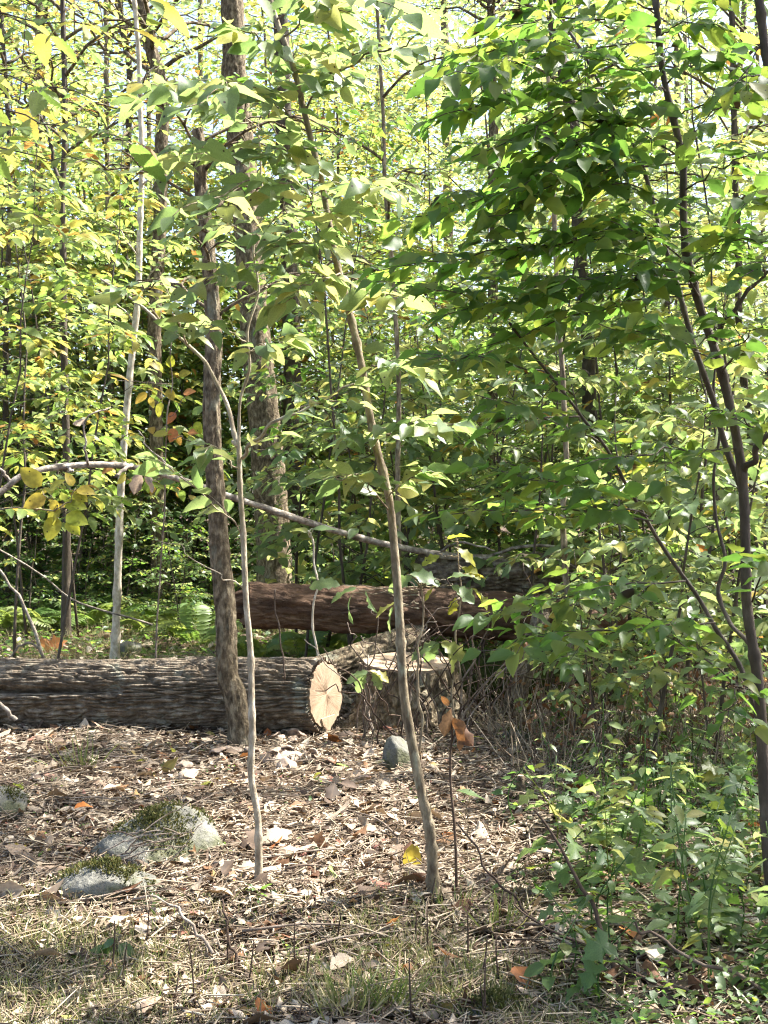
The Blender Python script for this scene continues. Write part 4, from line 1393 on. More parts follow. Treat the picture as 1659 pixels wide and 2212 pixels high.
for a, b_ in [((1440, 190), (1010, 330)), ((1440, 215), (1100, 420)), ((1470, 330), (1050, 470)), ((1470, 350), (870, 480)), ((1490, 480), (1080, 560)), ((1495, 510), (815, 590)),
              ((1510, 610), (950, 690)), ((1510, 630), (1010, 765)), ((1420, 60), (1050, 60)), ((1420, 90), (950, 180)), ((1410, 20), (1150, -20)), ((1450, 260), (1650, 190)),
              ((1480, 410), (1660, 330)), ((1500, 570), (1660, 520)), ((1550, 780), (1300, 700)), ((1560, 810), (1650, 690)), ((1590, 970), (1240, 1010)),
              ((1410, 1125), (975, 1105)), ((1400, 1115), (1060, 1010)), ((1480, 1255), (1050, 1335)), ((1545, 1345), (1045, 1405)), 
              ((1640, 1520), (1400, 1350)), ((1300, 190), (930, 250)), ((1380, 340), (1130, 230)),
              ((1240, 90), (1000, 130)), ((1455, 600), (1200, 620)), ((1400, 430), (1150, 330)), ((1295, 955), (1010, 860)), ((1185, 805), (930, 780)), ((1258, 900), (1060, 940)),
              ((1440, 200), (1250, 120)), ((1470, 340), (1290, 250)), ((1500, 590), (1330, 480)), ((1480, 450), (1260, 390)), ((1425, 80), (1560, 60)),
              ((1408, 0), (1600, -10)), ((1442, 180), (1600, 110)), ((1655, 600), (1560, 480)), ((1650, 960), (1560, 880)), ((1100, 690), (900, 620)), 
              ((1370, 330), (1180, 170)), ((1510, 640), (1380, 560)), ((1632, 1480), (1560, 1560)), ((1625, 1300), (1690, 1200))]:
    L_ = math.hypot(a[0] - b_[0], a[1] - b_[1])
    sprays.append(None) if False else spray(a, b_, 4.5, (0.0, -0.15 - 0.45 * rs.random()), twigs=max(3, int(L_ / 52)), twlen=0.36 if L_ > 250 else 0.5)
near_plant('shrub', 'big many-stemmed shrub with dark green oval leaves in shade', 'shrub', b, sh_stems, sprays,
    dict(spacing=0.037, size=0.093, shape='ovate', mat='shrub', tilt=0.42, droop=0.22, t0=0.12), seed=41, bark='stembark', limit=300)

# a second, higher stem reaching in at the upper corner
b2 = on(1790, 3.9)
near_plant('shrub', 'brown stem of a neighbouring shrub crossing the upper corner beside the big shrub', 'shrub', b2,
    [([(1780, 1900, 3.9), (1740, 1200, 3.9), (1700, 600, 3.9), (1668, 250, 3.9), (1645, 60, 3.9), (1630, -60, 3.9)], 24, 18)],
    [([(1660, 190, 3.9), (1620, 160, 3.7), (1580, 190, 3.6)], 4, 2), ([(1650, 90, 3.9), (1570, 210, 3.8), (1450, 330, 3.8)], 4, 2, dict(t0=.6)), ([(1690, 500, 3.9), (1640, 420, 3.7), (1590, 430, 3.6)], 4, 2),
     ([(1700, 620, 3.9), (1650, 560, 3.7), (1600, 600, 3.6)], 4, 2)],
    dict(spacing=0.06, size=0.085, shape='round', mat='shrub', twigs=3, tilt=0.4, droop=0.3), seed=43, bark='stembark')

# young lobed-leaved seedlings round the stump
def wisp(name, label, cat, px, Y, topy, leaf_pts, shape, mat, size, w=5, seed=0, group=None, bark='greybark', lean=0, top_leaf=True):
    b_ = on(px, Y)
    by = proj(b_)[1]
    n = 4
    pts = [(px + lean * k / n + (6 if k % 2 else -4) * (0 < k < n), by + (topy - by) * k / n, Y) for k in range(n + 1)]
    brs = []
    rng = np.random.default_rng(seed)
    def ex(lv, rg):
        for (lx, ly, ang, s_) in leaf_pts:
            p = at(lx, ly, Y - 0.03)
            d = np.array([math.cos(ang), -0.35 * rg.random(), math.sin(ang)])
            lv.add(p, d, np.array([0.5 * rg.normal(), -0.45 + 0.4 * rg.normal(), 0.9]), size * s_, shape, mat)
    for (lx, ly, ang, s_) in leaf_pts:
        f = np.clip((by - ly) / (by - topy), 0.15, 0.98)
        sx_ = px + lean * f
        brs.append(([(sx_, by + (topy - by) * f + 4, Y), ((sx_ + lx) / 2, ly + 2, Y - .02), (lx, ly, Y - .03)], w * 0.5, w * 0.3, dict(leaves=False)))
    return near_plant(name, label, cat, b_, [(pts, w, w * 0.6)], brs, dict(spacing=1, size=size, shape=shape, mat=mat), group, 300, seed, bark, ex)

wisp('oak_seedling', 'oak seedling with pale lobed leaves in front of the dark rotten log', 'seedling', 905, 7.6, 1255,
     [(770, 1270, 3.5, 1.1), (762, 1282, 4.3, 1.1), (790, 1275, 5.1, 1.0), (885, 1240, -0.2, 1.2), (890, 1245, 3.6, 1.0), (858, 1300, 3.7, 1.0), (850, 1310, 4.4, 1.0), (735, 1265, 2.9, 1.1), (975, 1265, -0.6, 1.1), (965, 1250, 0.3, .9)], 'oak', 'lime', 0.17, 6, 51)
wisp('oak_seedling', 'oak seedling with drooping pale leaves over the stump top', 'seedling', 975, 8.1, 1385,
     [(945, 1388, 3.6, 1.2), (948, 1388, 4.1, .9), (952, 1386, -0.6, 1.2), (965, 1392, -1.2, 1.1)], 'oak', 'lime', 0.18, 5, 52)
wisp('oak_seedling', 'small oak seedling between the sawn face and the stump', 'seedling', 805, 8.0, 1445,
     [(795, 1450, 3.5, 1.1), (790, 1452, 4.2, 1.0), (800, 1448, -0.5, 1.0), (805, 1450, -1.1, .9)], 'oak', 'lime', 0.15, 4, 53)
wisp('maple_seedling', 'maple seedling with yellow-green leaves against the grey log', 'seedling', 990, 8.4, 1160,
     [(965, 1165, 0.3, 1.2), (985, 1185, -0.5, 1.2), (950, 1200, 3.6, 1.0), (995, 1225, -0.4, 1.1), (955, 1260, 3.5, 1.1), (1020, 1270, -0.9, 1.3), (985, 1290, 4.4, .9), (1000, 1240, 0.2, 1.)], 'oak', 'turning', 0.15, 5, 54)
wisp('maple_seedling', 'wavy white-stemmed seedling with one leaf at its tip before the dark log', 'seedling', 695, 9.15, 1150,
     [(672, 1145, 0.1, 1.1), (668, 1148, 2.9, .8)], 'ovate', 'lime', 0.19, 6, 55, bark='palebark', lean=-25)
wisp('maple_seedling', 'maple seedling with one broad bright green leaf beside the low mossy stone', 'seedling', 240, 4.75, 1945,
     [(262, 1975, 0.55, 1.6), (250, 1972, 3.6, .8)], 'lobed', 'lime', 0.13, 4, 56)
wisp('wildflower', 'blue-green leafy weed in the grass of the sunny corner', 'weed', 255, 4.25, 2010,
     [(255, 2040, -0.7, 1.2), (250, 2030, 3.6, 1.2), (262, 2050, -1.5, 1.2), (245, 2045, 4.3, 1.0), (240, 2050, 3.2, .9)], 'ovate', 'green', 0.085, 4, 57)
wisp('wildflower', 'low green weed at the foot of the thin forked sapling', 'weed', 566, 4.85, 1922,
     [(550, 1930, 3.5, 1), (575, 1930, -0.3, 1.1), (560, 1945, 4.5, 1), (585, 1950, -0.9, 1), (540, 1945, 3.2, .9), (565, 1925, 0.8, .8)], 'round', 'green', 0.07, 3, 58)
wisp('maple_seedling', 'seedling with a single round green leaf lying over the sunny litter', 'seedling', 1010, 5.6, 1705,
     [(985, 1708, -0.2, 1.5)], 'ovate', 'lime', 0.10, 3, 59)

# sprig of yellow leaves reaching in from the left, over the arching limb
b = on(-160, 5.6)
def yl(lv, rg):
    for (x, y, a, s_) in [(90, 1050, 2.4, 1.25), (100, 1075, 3.5, 1.1), (105, 1060, 0.6, .95), (112, 1080, 5.2, .7), (158, 1050, 2.0, .7), (165, 1058, -0.1, .9), (160, 1062, -0.6, .8), (128, 1095, 4.2, 1.0),
                          (122, 1115, 4.4, 1.2), (140, 1085, -0.2, 1.05), (142, 1112, -0.35, 1.15), (146, 1122, -0.9, .9), (150, 1085, 0.3, .8)]:
        lv.add(at(x, y, 5.2), np.array([math.cos(a), -0.2, math.sin(a)]), np.array([rg.normal(0, .3), -0.85, 0.55 + rg.normal(0, .2)]), 0.098 * s_, 'round', 'turning')
near_plant('sapling', 'sapling outside the view whose sprig of yellow leaves hangs before the arching limb', 'sapling', b,
    [([(-160, 1800, 5.6), (-150, 1300, 5.5), (-120, 1000, 5.4), (-90, 800, 5.4)], 12, 6)],
    [([(-140, 1130, 5.45), (0, 1102, 5.3), (90, 1102, 5.2), (125, 1098, 5.2), (150, 1080, 5.2), (160, 1058, 5.2)], 4, 2, dict(leaves=False)), ([(125, 1098, 5.2), (110, 1085, 5.2), (100, 1062, 5.2)], 2.5, 1.5, dict(leaves=False)),
     ([(125, 1098, 5.2), (140, 1105, 5.2), (146, 1122, 5.2)], 2.5, 1.5, dict(leaves=False))],
    dict(spacing=1, size=0.1, shape='round', mat='turning'), seed=61, bark='greybark', extra=yl)

# orange and green leaves near the dark tree
b = on(330, 9.8)
def ol(lv, rg):
    for (x, y, a, s_, m_) in [(395, 850, 0.2, .9, 'orange'), (380, 892, 4.0, .9, 'orange'), (378, 925, 4.4, 1, 'orange'), (405, 935, 0.1, .8, 'orange'), (368, 795, 1.5, .9, 'turning'), (345, 800, 2.4, .9, 'turning'), (362, 840, 5.2, .9, 'turning'),
                              (250, 820, 3.6, .8, 'lime'), (385, 810, 0.2, .9, 'turning'), (350, 870, 4.4, 1, 'turning'), (415, 895, 0.5, 1.1, 'lime'), (405, 950, -1.4, 1, 'lime'), (330, 940, 0.1, 1.3, 'lime'), (455, 975, 0.3, 1, 'lime'), (440, 985, 3.4, 1.1, 'lime'),
                              (375, 690, 0.5, .9, 'yellow'), (440, 790, -.2, 1, 'yellow'), (425, 910, -1.3, .9, 'turning'), (320, 1030, 0.5, 1.5, 'lime'), (345, 1045, 0.4, 1.4, 'lime'), (300, 1025, 3.2, .9, 'lime')]:
        lv.add(at(x, y, 9.6), np.array([math.cos(a), -0.2, math.sin(a)]), np.array([rg.normal(0, .3), -0.8, 0.6 + rg.normal(0, .2)]), 0.125 * s_, 'round' if m_ != 'lime' else 'ovate', m_)
M['orange'] = leaf_mat('orange_leaf', [(0, (0.42, 0.13, 0.05)), (1, (0.50, 0.22, 0.08))], [(0, (0.8, 0.28, 0.09)), (1, (0.85, 0.42, 0.15))], 0.45, 0.5, 0.4, 4, 0.3)
near_plant('sapling', 'wispy sapling with orange, yellow and green leaves before the slim dark tree', 'sapling', b,
    [([(330, 1520, 9.8), (345, 1300, 9.7), (355, 1080, 9.7), (365, 900, 9.6), (370, 780, 9.6), (372, 680, 9.6)], 4, 2)],
    [([(365, 900, 9.6), (385, 880, 9.6), (395, 852, 9.6)], 2.5, 1.5, dict(leaves=False)), ([(362, 950, 9.6), (400, 945, 9.6), (450, 978, 9.6)], 2.5, 1.5, dict(leaves=False)), ([(358, 1050, 9.7), (330, 1035, 9.6), (302, 1026, 9.6)], 2.5, 1.5, dict(leaves=False)),
     ([(368, 830, 9.6), (310, 825, 9.6), (252, 820, 9.6)], 2, 1.2, dict(leaves=False))],
    dict(spacing=1, size=0.1, shape='round', mat='turning'), seed=66, bark='twig', extra=ol)

# toothed yellow-green leaves hanging in from above at the upper left, a tree that stands outside the view
b = on(-420, 4.6)
def chest(pts, w=4):
    return (pts, w, 2)
near_plant('tree', 'young tree outside the view whose toothed yellow-green leaves hang in at the top', 'tree', b,
    [([(-420, 1900, 4.6), (-400, 1000, 4.6), (-380, 300, 4.6), (-360, -300, 4.6), (-330, -700, 4.6)], 40, 24)],
    [chest([(-365, -250, 4.6), (0, -140, 4.4), (250, -60, 4.2), (330, 5, 4.1)]), chest([(-370, -100, 4.6), (0, 30, 4.5), (200, 60, 4.3), (330, 60, 4.2)]), chest([(-380, 100, 4.6), (-50, 150, 4.5), (120, 190, 4.3), (240, 215, 4.2)]),
     chest([(-380, 250, 4.6), (-100, 300, 4.5), (60, 330, 4.4), (190, 345, 4.3)]), chest([(-385, 400, 4.6), (-100, 420, 4.5), (0, 450, 4.4), (110, 470, 4.3)]), chest([(-360, -300, 4.6), (100, -200, 4.3), (420, -100, 4.1), (560, -20, 4.0)]),
     chest([(-380, 150, 4.6), (0, 240, 4.4), (150, 280, 4.3), (290, 300, 4.2)])],
    dict(spacing=0.13, size=0.155, shape='serrated', mat='yellow', tilt=0.3, droop=0.25, t0=0.35, twigs=2, twlen=0.25), seed=71, bark='stembark')
print('near', round(time.time() - T0, 1))

# ------------------------------------------------------------------ sunlit thicket to the right of and behind the pile, saplings at middle distance
thick = [near_proto(200 + k, 'stembark', n_leaf=130, Hh=2.5, r0=0.016, n_br=13, br_len=0.85, h0=0.18, shape=['ovate', 'round', 'lance', 'ovate'][k], mat=['lime', 'lime', 'lime', 'yellow'][k], size=[0.135, 0.115, 0.15, 0.13][k],
                    spacing=0.085, lean=0.16, up=0.38, twig_sp=0.2, tilt=0.42, droop=0.18) for k in range(4)]
rk = np.random.default_rng(12)
def at_spot(px, Y, k, sc, label, group, name='sapling', cat='sapling'):
    place(thick[k], name, on(px, Y), label, cat, group, rk.random() * 6.28, sc)
lab = ['bright green shrub in the sunlit thicket behind the big shrub', 'round-leaved bright shrub in the sunlit thicket behind the big shrub', 'narrow-leaved green shrub in the sunlit thicket behind the big shrub', 'yellowing shrub in the sunlit thicket behind the big shrub']
for i, (px, Y, k, s) in enumerate([(1400, 7.2, 0, 0.95), (1540, 7.6, 1, 1.05), (1660, 7.0, 0, 1.1), (1290, 8.3, 1, 1.0), (1460, 9.0, 0, 1.2), (1600, 9.4, 2, 1.25), (1340, 9.9, 3, 1.2), (1180, 11.4, 0, 1.3),
                                   (1040, 11.8, 1, 1.35), (930, 11.5, 0, 1.25), (1500, 10.6, 3, 1.4), (1650, 10.8, 0, 1.4), (1250, 12.2, 1, 1.5), (800, 12.4, 2, 1.3), (700, 12.8, 0, 1.3), (1720, 8.4, 3, 1.1), (1120, 10.4, 2, 1.15), (1380, 11.6, 0, 1.5), (745, 11.2, 0, 1.25), (835, 11.3, 1, 1.35), (905, 12.6, 3, 1.6), (1000, 11.4, 0, 1.35), (1090, 11.6, 3, 1.3), (640, 13.4, 1, 1.4), (1230, 8.0, 1, .5), (1300, 7.6, 0, .55), (1360, 8.4, 1, .65), (1450, 7.9, 0, .6), (1540, 7.0, 1, .6)]):
    X_ = (px - CXP) / FPX * Y
    row = 'front' if Y < 8.5 else ('middle' if Y < 11 else 'back')
    at_spot(px, Y, k, s, ['bright green', 'round-leaved bright', 'narrow-leaved green', 'yellowing'][k] + ' shrub, thicket ' + row + ' row, near ' + mark(X_, Y), 'thicket shrubs, ' + row + ' ' + str(k) + ' ' + mark(X_, Y), 'shrub', 'shrub')
# taller young trees whose sprays fill the middle of the picture
mids = [near_proto(220 + k, 'stembark', n_leaf=130, Hh=5.2, r0=0.014, n_br=22, br_len=1.25, h0=0.28, shape=['ovate', 'ovate', 'serrated'][k], mat=['lime', 'green', 'yellow'][k], size=[0.11, 0.105, 0.15][k], spacing=0.078, lean=0.16,
                   up=0.25, twig_sp=0.24, tilt=0.36, droop=0.14) for k in range(3)]
labm = ['young tree with layered light green sprays at middle distance', 'young tree with layered deep green sprays at middle distance', 'young tree with toothed yellow leaves at middle distance']
for (px, Y, k, s) in [(655, 11.3, 0, 1.1), (985, 12.6, 0, 1.2), (430, 20.6, 0, 1.6), (110, 10.2, 2, 1.05), (760, 11.0, 1, 1.15), (1120, 12.5, 0, 1.3), (1330, 13.4, 0, 1.25), (1570, 13.0, 0, 1.3), (30, 12.6, 2, 1.25), (250, 20.6, 2, 1.6),
                      (560, 20.5, 0, 1.6), (890, 13.6, 0, 1.4), (1440, 11.8, 0, 1.35), (1690, 11.0, 2, 1.3), (-90, 9.4, 2, 1.0), (400, 21.5, 2, 1.6), (170, 15.2, 0, 1.3), (60, 14.4, 0, 1.2), (330, 20.8, 0, 1.6), (480, 21.0, 0, 1.6), (700, 20.0, 0, 1.6), (-20, 11.4, 0, 1.1), (610, 21.5, 2, 1.6), (210, 21.0, 1, 1.6)]:
    mk_ = mark((px - CXP) / FPX, 1.0) + (' close by' if Y < 12 else ' farther back')
    place(mids[k], 'sapling', on(px, Y), labm[k].replace(' at middle distance', '') + ', beyond ' + mk_, 'sapling', ['light green young trees', 'deep green young trees', 'toothed yellow young trees'][k] + ' ' + mk_, rk.random() * 6.28, s)
print('thicket', round(time.time() - T0, 1))

# ------------------------------------------------------------------ arching dead limb
P = pxcurve([(-60, 1110, 8.2), (0, 1060, 8.3), (60, 1024, 8.4), (150, 1006, 8.6), (280, 1005, 8.85), (400, 1035, 9.15), (530, 1080, 9.5), (660, 1128, 9.9), (830, 1175, 10.3), (960, 1196, 10.6), (1060, 1203, 10.75), (1160, 1200, 10.9)], 90, 0.05, 4)
w = np.interp(np.linspace(0, 1, 90), [0, 0.15, 0.5, 0.8, 1], [0.023, 0.022, 0.025, 0.032, 0.040])
w = w * (1 + 0.25 * (vnoise(np.stack([np.arange(90) * 0.8, np.zeros(90), np.zeros(90)], -1)) - 0.5))
b = P[0]
t = thing('dead_limb', P[-1], 'long bleached dead limb arching over the clearing down onto the grey log', 'limb')
link('limb', MB().tube(P, w, 12).mesh('limb', M['whitetwig'], True, P[-1]), t)
for (pts, a0, a1) in [([(285, 1005, 8.85), (262, 1018, 8.7), (248, 1030, 8.65)], 10, 6), ([(25, 1045, 8.35), (0, 1012, 8.3), (-20, 995, 8.3)], 8, 5), ([(190, 1005, 8.65), (184, 960, 8.6), (188, 900, 8.6), (240, 880, 8.7)], 6, 3), ([(145, 1005, 8.6), (158, 1018, 8.5)], 8, 6),
                      ([(400, 1035, 9.15), (330, 975, 9.0), (300, 930, 9.0)], 5, 2), ([(1060, 1200, 10.75), (1150, 1178, 10.6), (1250, 1190, 10.5), (1300, 1215, 10.5)], 10, 5), ([(950, 1192, 10.6), (1000, 1170, 10.4), (1070, 1190, 10.4)], 8, 4)]:
    link('side_twig', MB().tube(pxcurve(pts, 12, 0.03, 5), np.linspace(a0, a1, 12) / 2 / FPX * 8.8, 6).mesh('side_twig', M['whitetwig'], True, P[-1]), t)
lv = Leaves()
rg = np.random.default_rng(3)
for (x, y, a, s_) in [(305, 1018, 4.5, 1.3), (312, 1030, 5.2, 1.0), (188, 905, 3.6, .8)]:
    lv.add(at(x, y, 8.6), np.array([math.cos(a), -0.3, math.sin(a)]), np.array([rg.normal(0, .5), -0.8, 0.5]), 0.14 * s_, 'curled', 'tan')
lv.emit(t, P[-1])

# dead stems and twigs, each traced where it stands
def stick(pts, w0, w1, label, mat='twig', name='dead_twig', cat='twig', group=None, wig=0.03, leaves=None, seed=0):
    Q = pxcurve(pts, max(10, 5 * len(pts)), wig, seed)
    b_ = Q[0]
    t = thing(name, b_, label, cat, group)
    n = len(Q)
    Y = np.linspace(pts[0][2], pts[-1][2], n)
    link('stem', MB().tube(Q, np.linspace(w0, w1, n) / 2 / FPX * Y, 7).mesh('stem', M[mat], True, b_), t)
    if leaves:
        lv = Leaves()
        rg = np.random.default_rng(seed)
        for (x, y, Yl, a, s_, sh_, mt) in leaves:
            lv.add(at(x, y, Yl), np.array([math.cos(a), -0.2, math.sin(a)]), np.array([rg.normal(0, .5), -0.8, 0.3]), s_, sh_, mt)
        lv.emit(t, b_)
    return t
def gy_(py):
    return (CAM_H) * FPX / (py - CYP)
stick([(986, 1950, gy_(1950)), (982, 1800, gy_(1948)), (975, 1650, gy_(1945)), (974, 1550, gy_(1945)), (968, 1525, gy_(1945))], 7, 4, 'dead brown weed stem topped with shrivelled orange leaves beside the leaning sapling', 'darktwig', 'dead_weed', 'weed', None, 0.015,
      [(975, 1530, 4.85, 4.5, .12, 'curled', 'brown'), (978, 1550, 4.85, 4.9, .14, 'curled', 'brown'), (985, 1560, 4.85, 5.3, .12, 'curled', 'brown'), (970, 1525, 4.85, 2.2, .06, 'curled', 'brown')], 3)
stick([(1195, 2036, 4.35), (1120, 1950, 4.45), (1060, 1880, 4.5), (990, 1778, 4.6)], 8, 4, 'dark slanting dead stem with its tip in the sunny litter', 'darktwig', seed=5)
stick([(1370, 2190, 3.9), (1320, 2060, 4.05), (1270, 1950, 4.2), (1220, 1850, 4.3), (1150, 1752, 4.4)], 14, 5, 'long brown dead stem slanting out of the low green herbs', 'darktwig', seed=6)
stick([(1520, 2215, 3.75), (1420, 2130, 3.85), (1300, 2060, 4.0), (1200, 2010, 4.1), (1115, 1955, 4.2)], 11, 4, 'long greenish dead stem crossing the brown one near its foot', 'darktwig', seed=7)
stick([(1690, 2165, 3.7), (1600, 2120, 3.75), (1500, 2070, 3.8), (1420, 2025, 3.85), (1388, 2010, 3.85), (1376, 1975, 3.85)], 10, 5, 'pale broken twig with a hooked tip lying over the herbs', 'twig', seed=8)
stick([(160, 2215, 3.75), (190, 2160, 3.85), (225, 2100, 3.95), (240, 2075, 3.95)], 8, 4, 'dark bent twig standing in the grass of the sunny corner', 'darktwig', seed=9)
stick([(510, 2105, 4.1), (497, 2040, 4.12), (488, 1985, 4.12), (480, 1945, 4.15)], 8, 4, 'upright black dead stem in the short grass', 'darktwig', seed=10)
stick([(460, 2060, 4.2), (425, 2010, 4.25), (390, 1975, 4.3), (365, 1950, 4.35)], 8, 5, 'pale brown stick leaning in the short grass', 'twig', seed=11)
stick([(1300, 1700, 7.0), (1285, 1560, 7.0), (1270, 1440, 7.0)], 5, 3, 'thin brown dead cane beside the pole-like sapling', 'darktwig', seed=12)
stick([(95, 1425, 12.0), (60, 1330, 12.0), (20, 1260, 12.0), (-30, 1200, 12.0)], 8, 5, 'white dead stick leaning at the back of the sawn log', 'whitetwig', seed=13)
stick([(330, 1350, 12.5), (170, 1300, 12.3), (90, 1240, 12.2), (0, 1190, 12.0), (-40, 1170, 12)], 5, 3, 'thin pale vine slanting through the sunlit grass behind the sawn log', 'whitetwig', seed=14)
stick([(35, 1555, 8.05), (10, 1530, 8.05), (-20, 1490, 8.05), (-40, 1440, 8.05)], 10, 6, 'pale forked stick resting against the sawn log', 'whitetwig', seed=15)
stick([(95, 1420, 11), (70, 1390, 11), (45, 1395, 11), (20, 1420, 11)], 6, 4, 'hooked brown twig behind the sawn log', 'twig', seed=16)
stick([(615, 1470, 8.0), (608, 1400, 8.0), (600, 1330, 8.0), (593, 1270, 8.0)], 4, 3, 'brown vine hanging in front of the dark rotten log end', 'twig', seed=17)
rg = np.random.default_rng(8)
# tangle of vines and canes round the stump and pile
for k in range(58):
    x0 = rg.uniform(760, 1330) if k < 34 else rg.uniform(770, 1020); Yk = rg.uniform(8.1, 9.4) if k < 34 else rg.uniform(7.9, 8.55)
    y0 = 1106 + 4082 / Yk
    h = rg.uniform(120, 330)
    dx = rg.normal(0, 110)
    stick([(x0, y0, Yk), (x0 + dx * 0.3, y0 - h * 0.45, Yk), (x0 + dx * 0.8, y0 - h * 0.8, Yk - .1), (x0 + dx * 1.2, y0 - h * rg.uniform(0.8, 1.1), Yk - .1)], rg.uniform(3, 5), 2, 'thin dry cane in the tangle round the stump and log pile', ['twig', 'darktwig'][k % 2], 'dry_cane', 'cane', 'dry canes in the tangle round the stump and log pile', 0.09, None, 100 + k)
for k in range(9):
    x0 = rg.uniform(160, 300); y0 = rg.uniform(1800, 1880)
    stick([(x0, y0, 5.25), (x0 + rg.uniform(40, 90), y0 - rg.uniform(10, 60), 5.2), (x0 + rg.uniform(110, 200), y0 + rg.uniform(-90, 10), 5.2)], 4, 2, 'pale dry stem lying across the wide boulder', 'twig', 'dead_twig', 'twig', 'pale dry stems across the boulder', 0.04, None, 300 + k)
# dry stalks standing in front and at the right
for k in range(40):
    if k < 22:
        px = rg.uniform(60, 1150); py = rg.uniform(1930, 2240)
    else:
        px = rg.uniform(1150, 1640); py = rg.uniform(1560, 1800)
    g = gp(px, py)
    h = rg.uniform(0.08, 0.22) if k < 22 else rg.uniform(0.2, 0.5)
    t = thing('dry_stalk', g, 'short dark stalk of a dead weed in the thin grass' if k < 22 else 'tall brown stalk of a dead weed beneath the thicket', 'weed', 'dead stalks in the grass' if k < 22 else 'dead stalks beneath the thicket')
    e = np.array([rg.normal(0, .12) * h, rg.normal(0, .1) * h, h])
    link('stem', MB().tube(curve([np.array([0, 0, -0.02]), e * 0.5 + rg.normal(0, .006, 3), e], 7), np.linspace(0.0042, 0.0022, 7), 6).mesh('stem', M['darktwig']), t)

# ================================================================== GROUND LAYER
def in_view_ground(n, rng, y0, y1, xr=0.36, power=1.6):
    """points on the ground, denser towards the camera in metres, even in the picture"""
    u = rng.random(n)
    y = 1.0 / ((1 / y0) * (1 - u) + (1 / y1) * u) if power == 2 else y0 + (y1 - y0) * u ** power
    x = rng.uniform(-xr, xr, n) * y
    return x, y

LOGS = [(A1, B1, 0.25)]
def off_logs(x, y):
    d = (y - (A1[1] + (B1[1] - A1[1]) * (x - A1[0]) / (B1[0] - A1[0])))
    hit = (np.abs(d) < 0.16) & (x < B1[0] - 0.05)
    hit |= np.hypot(x - SC_[0], y - SC_[1]) < 0.36
    return ~hit

M['darkstraw'] = leaf_mat('brown_stalk', [(0, (0.05, 0.03, 0.018)), (0.6, (0.13, 0.085, 0.05)), (1, (0.30, 0.22, 0.13))], DRYT, 0.08, 0.7, 0.2, 20, 0.3)
rl = np.random.default_rng(17)
# --- leaf litter: loose mass
n = 48000
x, y = in_view_ground(n, rl, 3.3, 11.5, 0.37, 1.25)
k = off_logs(x, y)
grassy = sstep(0.45, 0.6, fbm(np.stack([x * 1.3, y * 1.3, 0 * x], -1), 2, 71)) * sstep(4.9, 4.4, y)
k &= rl.random(n) > 0.6 * grassy
k &= rl.random(n) > 0.55 * sstep(0.52, 0.68, fbm(np.stack([x * 1.9 + 5, y * 1.9, 0 * x], -1), 3, 72))
x, y = x[k], y[k]
n = len(x)
P = np.stack([x, y, hz(x, y) + rl.uniform(0.004, 0.035, n)], -1)
a = rl.uniform(0, 6.28, n)
d = np.stack([np.cos(a), np.sin(a), rl.normal(0.05, 0.28, n)], -1)
nrm = np.array([0, 0, 1.0]) + rl.normal(0, 0.38, (n, 3))
size = (0.015 + 0.070 * rl.random(n) ** 2.2) * np.where(rl.random(n) < 0.05, 1.9, 1)
F = frames(d, nrm, size)
tag(link('leaf_litter', scatter('leaf_litter', SHAPES['curled'], F, P, M['litter'])), 'loose brown and tan dead leaves covering the forest floor', 'leaf litter', kind='stuff')
# farther litter
n = 14000
x, y = in_view_ground(n, rl, 9.0, 26, 0.42, 1.1)
k = off_logs(x, y)
x, y = x[k], y[k]; n = len(x)
P = np.stack([x, y, hz(x, y) + rl.uniform(0.005, 0.05, n)], -1)
a = rl.uniform(0, 6.28, n)
F = frames(np.stack([np.cos(a), np.sin(a), rl.normal(0.05, 0.3, n)], -1), np.array([0, 0, 1.0]) + rl.normal(0, 0.4, (n, 3)), rl.uniform(0.06, 0.14, n))
tag(link('leaf_litter', scatter('leaf_litter', SHAPES['simple'], F, P, M['litter'])), 'dead leaves on the ground across the clearing behind the sawn log', 'leaf litter', kind='stuff')

# --- single fallen leaves
kinds = [('brown', 'curled', 'curled brown oak-like leaf lying on the litter', 'brown fallen leaves', 90, 0.10), ('tan', 'curled', 'dry tan leaf lying pale side up on the litter', 'tan fallen leaves', 110, 0.10),
         ('litter', 'oak', 'flat lobed dead leaf lying on the litter', 'lobed fallen leaves', 60, 0.12), ('turning', 'ovate', 'fallen yellow leaf on the brown litter', 'yellow fallen leaves', 20, 0.075), ('orange', 'curled', 'fallen orange leaf on the brown litter', 'orange fallen leaves', 14, 0.085), ('lime', 'ovate', 'fallen green leaf on the brown litter', 'green fallen leaves', 6, 0.08)]
for mt, shp, labl, grp, cnt, sz in kinds:
    for i in range(cnt):
        for _ in range(20):
            yk = 3.7 + 5.0 * rl.random() ** 1.2
            xk = rl.uniform(-0.34, 0.30) * yk
            if off_logs(np.array([xk]), np.array([yk]))[0]:
                break
        a = rl.uniform(0, 6.28)
        F = frames(np.array([[math.cos(a), math.sin(a), rl.normal(0.05, 0.2)]]), np.array([[0, 0, 1.0]]) + rl.normal(0, 0.3, (1, 3)), np.array([sz * rl.uniform(0.85, 1.6)]))
        o = link('fallen_leaf', leaf_me(shp, mt, int(rl.integers(0, 6))), None, m4(F[0], np.array([xk, yk, H(xk, yk) + rl.uniform(0.025, 0.045)])))
        tag(o, labl, 'leaf', grp)
